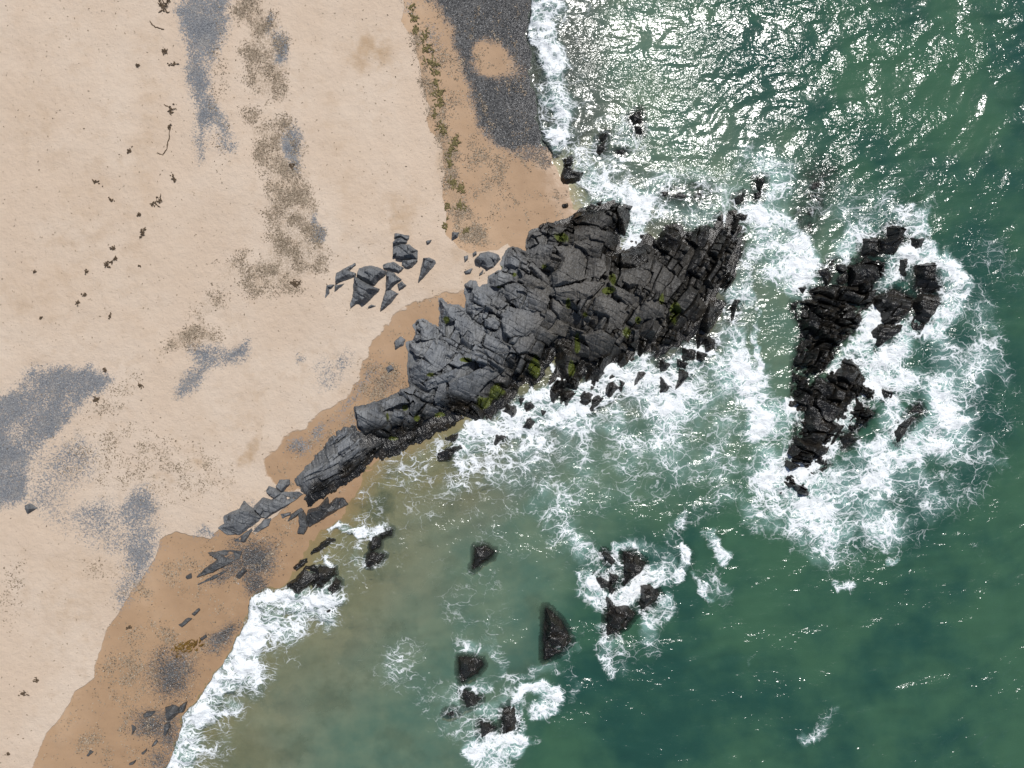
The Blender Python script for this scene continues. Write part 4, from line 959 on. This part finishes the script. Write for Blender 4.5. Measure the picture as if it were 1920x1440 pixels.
# thin collars where the water meets rock
rk = np.zeros(ZROCK.shape, F); rk[ZROCK > .0] = 1
foam = np.clip(foam, 0, 1)
edge = sstep(0, .12, -SD)                      # fades out at the swash line
bore = np.zeros(SX.shape, F)
for k in (0, [i for i, f in enumerate(FOAM) if f[0][0] == (616, 1112)][0]):
    pts, hw, s = FOAM[k]
    d = dline(pts, fx, fy)
    bore = np.maximum(bore, sstep(hw * 1.25, hw * .2, d))
sea_zone = sstep(.0, 2.5, -SD)
chop = np.clip(sea_zone, 0, 1)
dirs_w = [(0.55, -.83, 3.4, .050), (.30, -.95, 2.1, .030), (.75, -.66, 1.4, .016), (.1, -.99, 1.0, .010)]
swell = np.zeros(SX.shape, F)
ph = .8 * fbm(SX * .09, SY * .09, 2, 501)
for k, (dx, dy, wl, am) in enumerate(dirs_w):
    L = math.hypot(dx, dy)
    env = .65 + .7 * noise(SX * .09 + 3 * k, SY * .09, 510 + k)
    swell = swell + am * env * np.sin(2 * math.pi * ((SX * dx + SY * dy) / L / wl + ph * (2.2 / wl ** .5)))
SZ = near * (swell * sea_zone * .8 + .10 * fbm(SX * .35, SY * .35, 2, 520) * sea_zone)
SZ = SZ + near * edge * (.42 * bore * (.75 + .5 * fbm(SX * .9, SY * .9, 3, 530)) + foam * foam * (.10 + .16 * fbm(SX * 1.1, SY * 1.1, 4, 531)))
SZ = SZ.astype(F)
depth = SZ - bot
foam = foam * near
foam = np.maximum(foam, 0)
use = (sgz < .30) & (depth > -.9)
uq = use[:-1, :-1] & use[1:, :-1] & use[:-1, 1:] & use[1:, 1:]
WAT = dict(silt=sstep(14, -2, SY + 3 * noise(SX * .2, SY * .2, 77)) * sstep(6, -8, SX + 3 * noise(SX * .2, SY * .2, 78)), depth=depth, sand_depth=SZ - sgz, foam=foam * np.maximum(edge, .3), chop=chop)
bq = (bore[:-1, :-1] > .35) & uq
top_q = bq & (SY[:-1, :-1] > 10); low_q = bq & (SY[:-1, :-1] < -10)
fq = (foam[:-1, :-1] > .80) & uq & ~bq
tag(link("sea", grid_mesh("sea", SX, SY, SZ, uq & ~bq & ~fq, SEA, WAT)), "green sea with glittering ripples and drifting lace of foam", kind="structure")
tag(link("sea_foam", grid_mesh("sea_foam", SX, SY, SZ, fq, SEA, WAT)), "thick white foam churned up around the rocks", kind="stuff")
for q, lab in ((top_q, "straight white breaking wave rolling onto the dark shingle at the top"), (low_q, "curving white breaking wave running up the brown sand at the lower left")):
    tag(link("breaking_wave", grid_mesh("breaking_wave", SX, SY, SZ, q, SEA, WAT)), lab, "wave", "waves breaking on the beach")

# ================================================================== shingle, wrack flakes, seaweed
rng = np.random.default_rng(7)
def gz_at(x, y):
    i = np.clip(np.searchsorted(gx, x) - 1, 0, len(gx) - 2); j = np.clip(np.searchsorted(gy, y) - 1, 0, len(gy) - 2)
    tx = (x - gx[i]) / (gx[i + 1] - gx[i]); ty = (y - gy[j]) / (gy[j + 1] - gy[j])
    return (GZ[j, i] * (1 - tx) + GZ[j, i + 1] * tx) * (1 - ty) + (GZ[j + 1, i] * (1 - tx) + GZ[j + 1, i + 1] * tx) * ty
infr = (np.abs(GX) < 50.5) & (np.abs(GY) < 38.5) & (GZ > .02)
irk = ZROCK[np.clip(np.rint((GY - LY0) / G).astype(int), 0, LNY - 1), np.clip(np.rint((GX - LX0) / G).astype(int), 0, LNX - 1)] > GZ
def scatter(n, dens):
    p = (dens * infr * ~irk).ravel(); p = p / p.sum()
    k = rng.choice(p.size, n, p=p)
    x = GX.ravel()[k] + rng.uniform(-.08, .08, n); y = GY.ravel()[k] + rng.uniform(-.08, .08, n)
    return x.astype(F), y.astype(F)
def pebbles(name, n, dens, mat, smin, smax, label):
    x, y = scatter(n, dens); z = gz_at(x, y)
    s = smin + (smax - smin) * rng.random(n) ** 3
    base = np.array([(1, 0, 0), (0, 1, 0), (-1, 0, 0), (0, -1, 0), (0, 0, .7), (.55, .55, .45), (-.5, -.5, .4)], F)
    fc = np.array([(0, 5, 4), (0, 1, 5), (5, 1, 4), (1, 2, 4), (2, 6, 4), (2, 3, 6), (6, 3, 4), (3, 0, 4)], np.int32)
    a = rng.uniform(0, 6.28, n); el = rng.uniform(.55, 1.0, n)
    jit = 1 + rng.uniform(-.25, .25, (n, 7, 3))
    B = base[None] * jit * s[:, None, None]
    bx = B[..., 0]; by = B[..., 1] * el[:, None]
    ca, sa = np.cos(a)[:, None], np.sin(a)[:, None]
    V = np.stack([x[:, None] + bx * ca - by * sa, y[:, None] + bx * sa + by * ca, z[:, None] + B[..., 2] - .01], -1).reshape(-1, 3)
    Fc = (fc[None] + 7 * np.arange(n)[:, None, None]).reshape(-1, 3)
    tag(link(name, mesh_from(name, V, Fc, mat)), label, kind="stuff")
pebbles("dry_shingle", 26000, grav ** 2 * (1 - sstep(.4, .6, dark)), DRYPEB, .022, .07, "loose grey stones of the dry shingle patches")
pebbles("wet_shingle", 17000, dark ** 1.5, WETPEB, .025, .08, "dark wet stones of the shingle at the water's edge")

def flakes(name, n, dens, mat, label, smin=.035, smax=.12):
    x, y = scatter(n, dens); z = gz_at(x, y)
    L = smin + (smax - smin) * rng.random(n) ** 2.2
    wd = L * rng.uniform(.25, .6, n); a = rng.uniform(0, 6.28, n); cv = rng.uniform(-.5, .5, n) * L
    lx = np.stack([-L, -L * .2, L, L * .1], 1); ly = np.stack([cv * .4, -wd, cv, wd], 1)
    lz = np.stack([z * 0 + .012, rng.uniform(.01, .03, n), rng.uniform(.02, .07, n), rng.uniform(.02, .06, n)], 1)
    ca, sa = np.cos(a)[:, None], np.sin(a)[:, None]
    V = np.stack([x[:, None] + lx * ca - ly * sa, y[:, None] + lx * sa + ly * ca, z[:, None] + lz], -1).reshape(-1, 3)
    Fc = np.arange(4 * n, dtype=np.int32).reshape(n, 4)
    tag(link(name, mesh_from(name, V, Fc, mat)), label, kind="stuff")
clump = np.clip(.5 + 1.1 * fbm(GX * .55, GY * .55, 3, 610), 0, 1.2)
flakes("strandline_debris", 42000, (wrack ** 1.25) * clump ** 1.3 + .0022 * (GD > 0) + .03 * wetm * clump ** 3, FLAKE, "scattered brown bits of dried weed and shell along the strand lines")

def seaweed(name, label, px, py, size, mat, seed, group, cat="seaweed", stretch=1.0, ang=None, strands=None, wide=1.0):
    """a heap of curling fronds lying on the sand"""
    r = random.Random(seed)
    x0, y0 = W(px, py, .8); z0 = float(gz_at(np.array([x0], F), np.array([y0], F))[0])
    R = size / PPM / 2
    V = []; Q = []
    A0 = r.uniform(0, 6.28) if ang is None else math.radians(ang)
    for _ in range(strands or int(9 + size * .9)):
        u, v = r.gauss(0, .38) * R * stretch, r.gauss(0, .38) * R / stretch ** .5
        x = u * math.cos(A0) - v * math.sin(A0); y = u * math.sin(A0) + v * math.cos(A0)
        th = A0 + r.gauss(0, .9); seg = 6; step = R * r.uniform(.07, .19); wd = r.uniform(.03, .075) * wide
        bend = r.uniform(-.7, .7); zz = r.uniform(.01, .05)
        b = len(V)
        for s in range(seg + 1):
            t = s / seg
            w = wd * (1 - .75 * abs(2 * t - .8)) + .008
            lift = zz + .06 * math.sin(t * 3.1) * r.uniform(.4, 1)
            nx, ny = -math.sin(th), math.cos(th)
            V.append((x + nx * w, y + ny * w, lift)); V.append((x, y, lift + .03)); V.append((x - nx * w, y - ny * w, lift))
            if s < seg:
                Q.append((b + 3 * s, b + 3 * s + 1, b + 3 * s + 4, b + 3 * s + 3)); Q.append((b + 3 * s + 1, b + 3 * s + 2, b + 3 * s + 5, b + 3 * s + 4))
            th += bend + r.gauss(0, .25)
            x += step * math.cos(th); y += step * math.sin(th)
    o = link(name, mesh_from(name, np.array(V), np.array(Q), mat), loc=(x0, y0, z0))
    return tag(o, label, cat, group)

def strand(name, label, pts, wd, mat, seed, group):
    """one long stranded ribbon of weed"""
    r = random.Random(seed)
    P = [W(px, py, .8) for px, py in pts]
    zs = [float(gz_at(np.array([p[0]], F), np.array([p[1]], F))[0]) for p in P]
    V = []; Q = []
    fine = []
    for k in range(len(P) - 1):
        for s in range(5):
            t = s / 5
            fine.append((P[k][0] + (P[k + 1][0] - P[k][0]) * t + r.gauss(0, .03), P[k][1] + (P[k + 1][1] - P[k][1]) * t + r.gauss(0, .03), zs[k] + (zs[k + 1] - zs[k]) * t))
    fine.append((P[-1][0], P[-1][1], zs[-1]))
    x0, y0, z0 = fine[0]
    for k, (x, y, z) in enumerate(fine):
        a = fine[max(k - 1, 0)]; b = fine[min(k + 1, len(fine) - 1)]
        dx, dy = b[0] - a[0], b[1] - a[1]; L = math.hypot(dx, dy) or 1
        w = wd * r.uniform(.6, 1.3)
        V += [(x - x0 - dy / L * w, y - y0 + dx / L * w, z - z0 + .015), (x - x0, y - y0, z - z0 + .05), (x - x0 + dy / L * w, y - y0 - dx / L * w, z - z0 + .015)]
        if k:
            q = 3 * (k - 1)
            Q += [(q, q + 1, q + 4, q + 3), (q + 1, q + 2, q + 5, q + 4)]
    return tag(link(name, mesh_from(name, np.array(V), np.array(Q), mat), loc=(x0, y0, z0)), label, "seaweed", group)

GW = "dark seaweed washed up on the dry sand"
CL = [(313, 18, 26, "big dark seaweed heap at the top edge beside the grey shingle tongue", 1.7, -70), (324, 12, 12, "small dark tuft right beside the big heap at the top edge", 1.6, 70),
      (318, 106, 15, "dark seaweed ring left of the grey shingle tongue's neck", 1.2, 60), (269, 132, 9, "small dark tuft left of the seaweed ring", 1.2, 60), (331, 129, 12, "thin dark curl just below the seaweed ring", 2.2, 10),
      (330, 214, 16, "hook-shaped dark weed left of the shingle tongue's waist", 1.8, 60), (326, 245, 10, "dark tuft at the head of the long thin strand", 1.3, 40), (252, 290, 13, "spotted dark clump left of the long thin strand", 1.5, 40),
      (333, 339, 14, "solid dark clump below the long thin strand", 1.6, -60), (193, 346, 14, "faint forked weed farthest left in the upper sand", 1.7, -30), (218, 379, 11, "thin weed scrap below the faint forked weed", 2.0, -35),
      (303, 383, 22, "pair of dark lumps of weed joined in a slant", 1.8, 35), (271, 407, 10, "small round dark clump below left of the joined lumps", 1.2, 60), (277, 440, 18, "tall dark clump with two knots", 1.9, 70), (223, 470, 11, "light brown scrap of weed above the row of three tufts", 1.3, 60),
      (214, 500, 18, "row of three dark tufts in mid-left sand", 1.9, 8), (226, 488, 9, "single dark tuft just above the row of three", 1.2, 20), (269, 501, 7, "tiny dark dot of weed right of the row of three", 1.0, 0), (78, 513, 8, "small dark dot of weed nearest the left edge in the upper sand", 1.1, 0),
      (173, 513, 10, "thin slanting scrap left of the row of three", 1.8, 60), (169, 555, 11, "dark three-armed weed above the darkest clump", 1.2, 30), (157, 570, 11, "darkest compact clump at mid-left", 1.1, 50), (88, 598, 9, "small clump left below the darkest compact one", 1.4, 30),
      (215, 594, 9, "small upright tuft right below the darkest compact one", 1.5, 80), (204, 695, 11, "dark clump at the upper right corner of the big grey shingle patch", 1.3, -50), (4, 698, 9, "dark scrap at the left picture edge above the shingle patch", 1.3, 40), (186, 750, 18, "brown weed at the right rim of the big grey shingle patch", 1.4, 50),
      (267, 723, 10, "small brown clump between the two grey shingle patches", 1.0, 0), (15, 1413, 10, "dark round clump at the lower left corner", 1.1, 0), (67, 1276, 12, "brown round clump on dry sand near the wet edge at lower left", 1.2, 20), (42, 1302, 16, "spidery brown weed left of the brown round clump", 1.4, 30),
      (555, 533, 22, "dense brown clump at the foot of the upper strand line", 1.2, 70), (550, 315, 14, "dark weed knot by the middle grey shingle spot", 1.3, 60), (237, 1179, 12, "dark clump on the wet sand just inside its edge", 1.5, 20)]
for k, (px, py, s, lab, st, an) in enumerate(CL):
    seaweed("seaweed_clump", lab, px, py, s * .78, WEED, 700 + k, GW, stretch=st, ang=an)
strand("seaweed_strand", "long thin curved strand of weed left of the shingle tongue's fork", [(328, 246), (326, 265), (321, 285), (314, 297), (304, 292)], .045, WEED, 1, GW)
strand("seaweed_strand", "thin wavy strand with a knot left of the grey shingle tongue's broad top", [(289, 48), (297, 57), (307, 62), (317, 65)], .05, WEED, 2, GW)
strand("seaweed_strand", "short curved strand hooked above the hook-shaped weed", [(317, 204), (325, 208), (332, 214)], .05, WEED, 3, GW)
GG = "olive seaweed along the edge of the wet sand"
GC = [(770, 12, 16, "olive weed at the very top of the weed line", 1.6, 60), (776, 32, 22, "olive heap second from the top of the weed line", 1.3, -20), (795, 68, 20, "upper lobe of the largest olive weed heap", 1.4, 70), (800, 88, 24, "lower lobe of the largest olive weed heap with an open ring", 1.2, -30),
      (779, 56, 18, "thin olive weed left above the largest heap", 1.5, 70), (806, 115, 26, "wide olive heap below the largest one", 1.6, -15), (815, 132, 16, "small olive strip under the wide heap", 1.9, -25), (814, 152, 18, "faint olive scribble in mid weed line", 1.5, 20),
      (818, 172, 24, "olive heap with a dark knob at its upper right", 1.3, 10), (822, 190, 22, "olive heap right under the knobbed one", 1.2, 30), (814, 212, 14, "narrow vertical olive wisp", 2.2, 85), (828, 238, 24, "brown-olive heap halfway down the weed line", 1.4, -60),
      (850, 268, 24, "greenest weed heap, bent like a hook", 1.8, 60), (843, 284, 20, "olive tail below the greenest heap", 1.7, 60), (843, 305, 18, "brown weed below the olive tail", 1.4, 80), (848, 340, 20, "dotted brown weed low in the weed line", 1.3, -40), (862, 350, 22, "dark green-brown heap low in the weed line", 1.5, -40), (838, 388, 16, "brown patch of weed on the left rim near the bottom of the line", 1.2, 60),
      (862, 385, 22, "brown round weed mat near the bottom of the line", 1.2, 0), (834, 424, 18, "dark weed bordering the wet corner", 1.6, 70), (872, 432, 14, "small brown weed near the outcrop end of the line", 1.3, 30)]
for k, (px, py, s, lab, st, an) in enumerate(GC):
    seaweed("seaweed_clump", lab, px, py, s * .9, GREENWEED, 800 + k, GG, stretch=st, ang=an)
kp = seaweed("kelp", "amber kelp bundle lying on the wet sand near the lower breaker", 344, 1218, 30, KELP, 990, None, cat="kelp", stretch=1.9, ang=22, strands=46, wide=1.7)
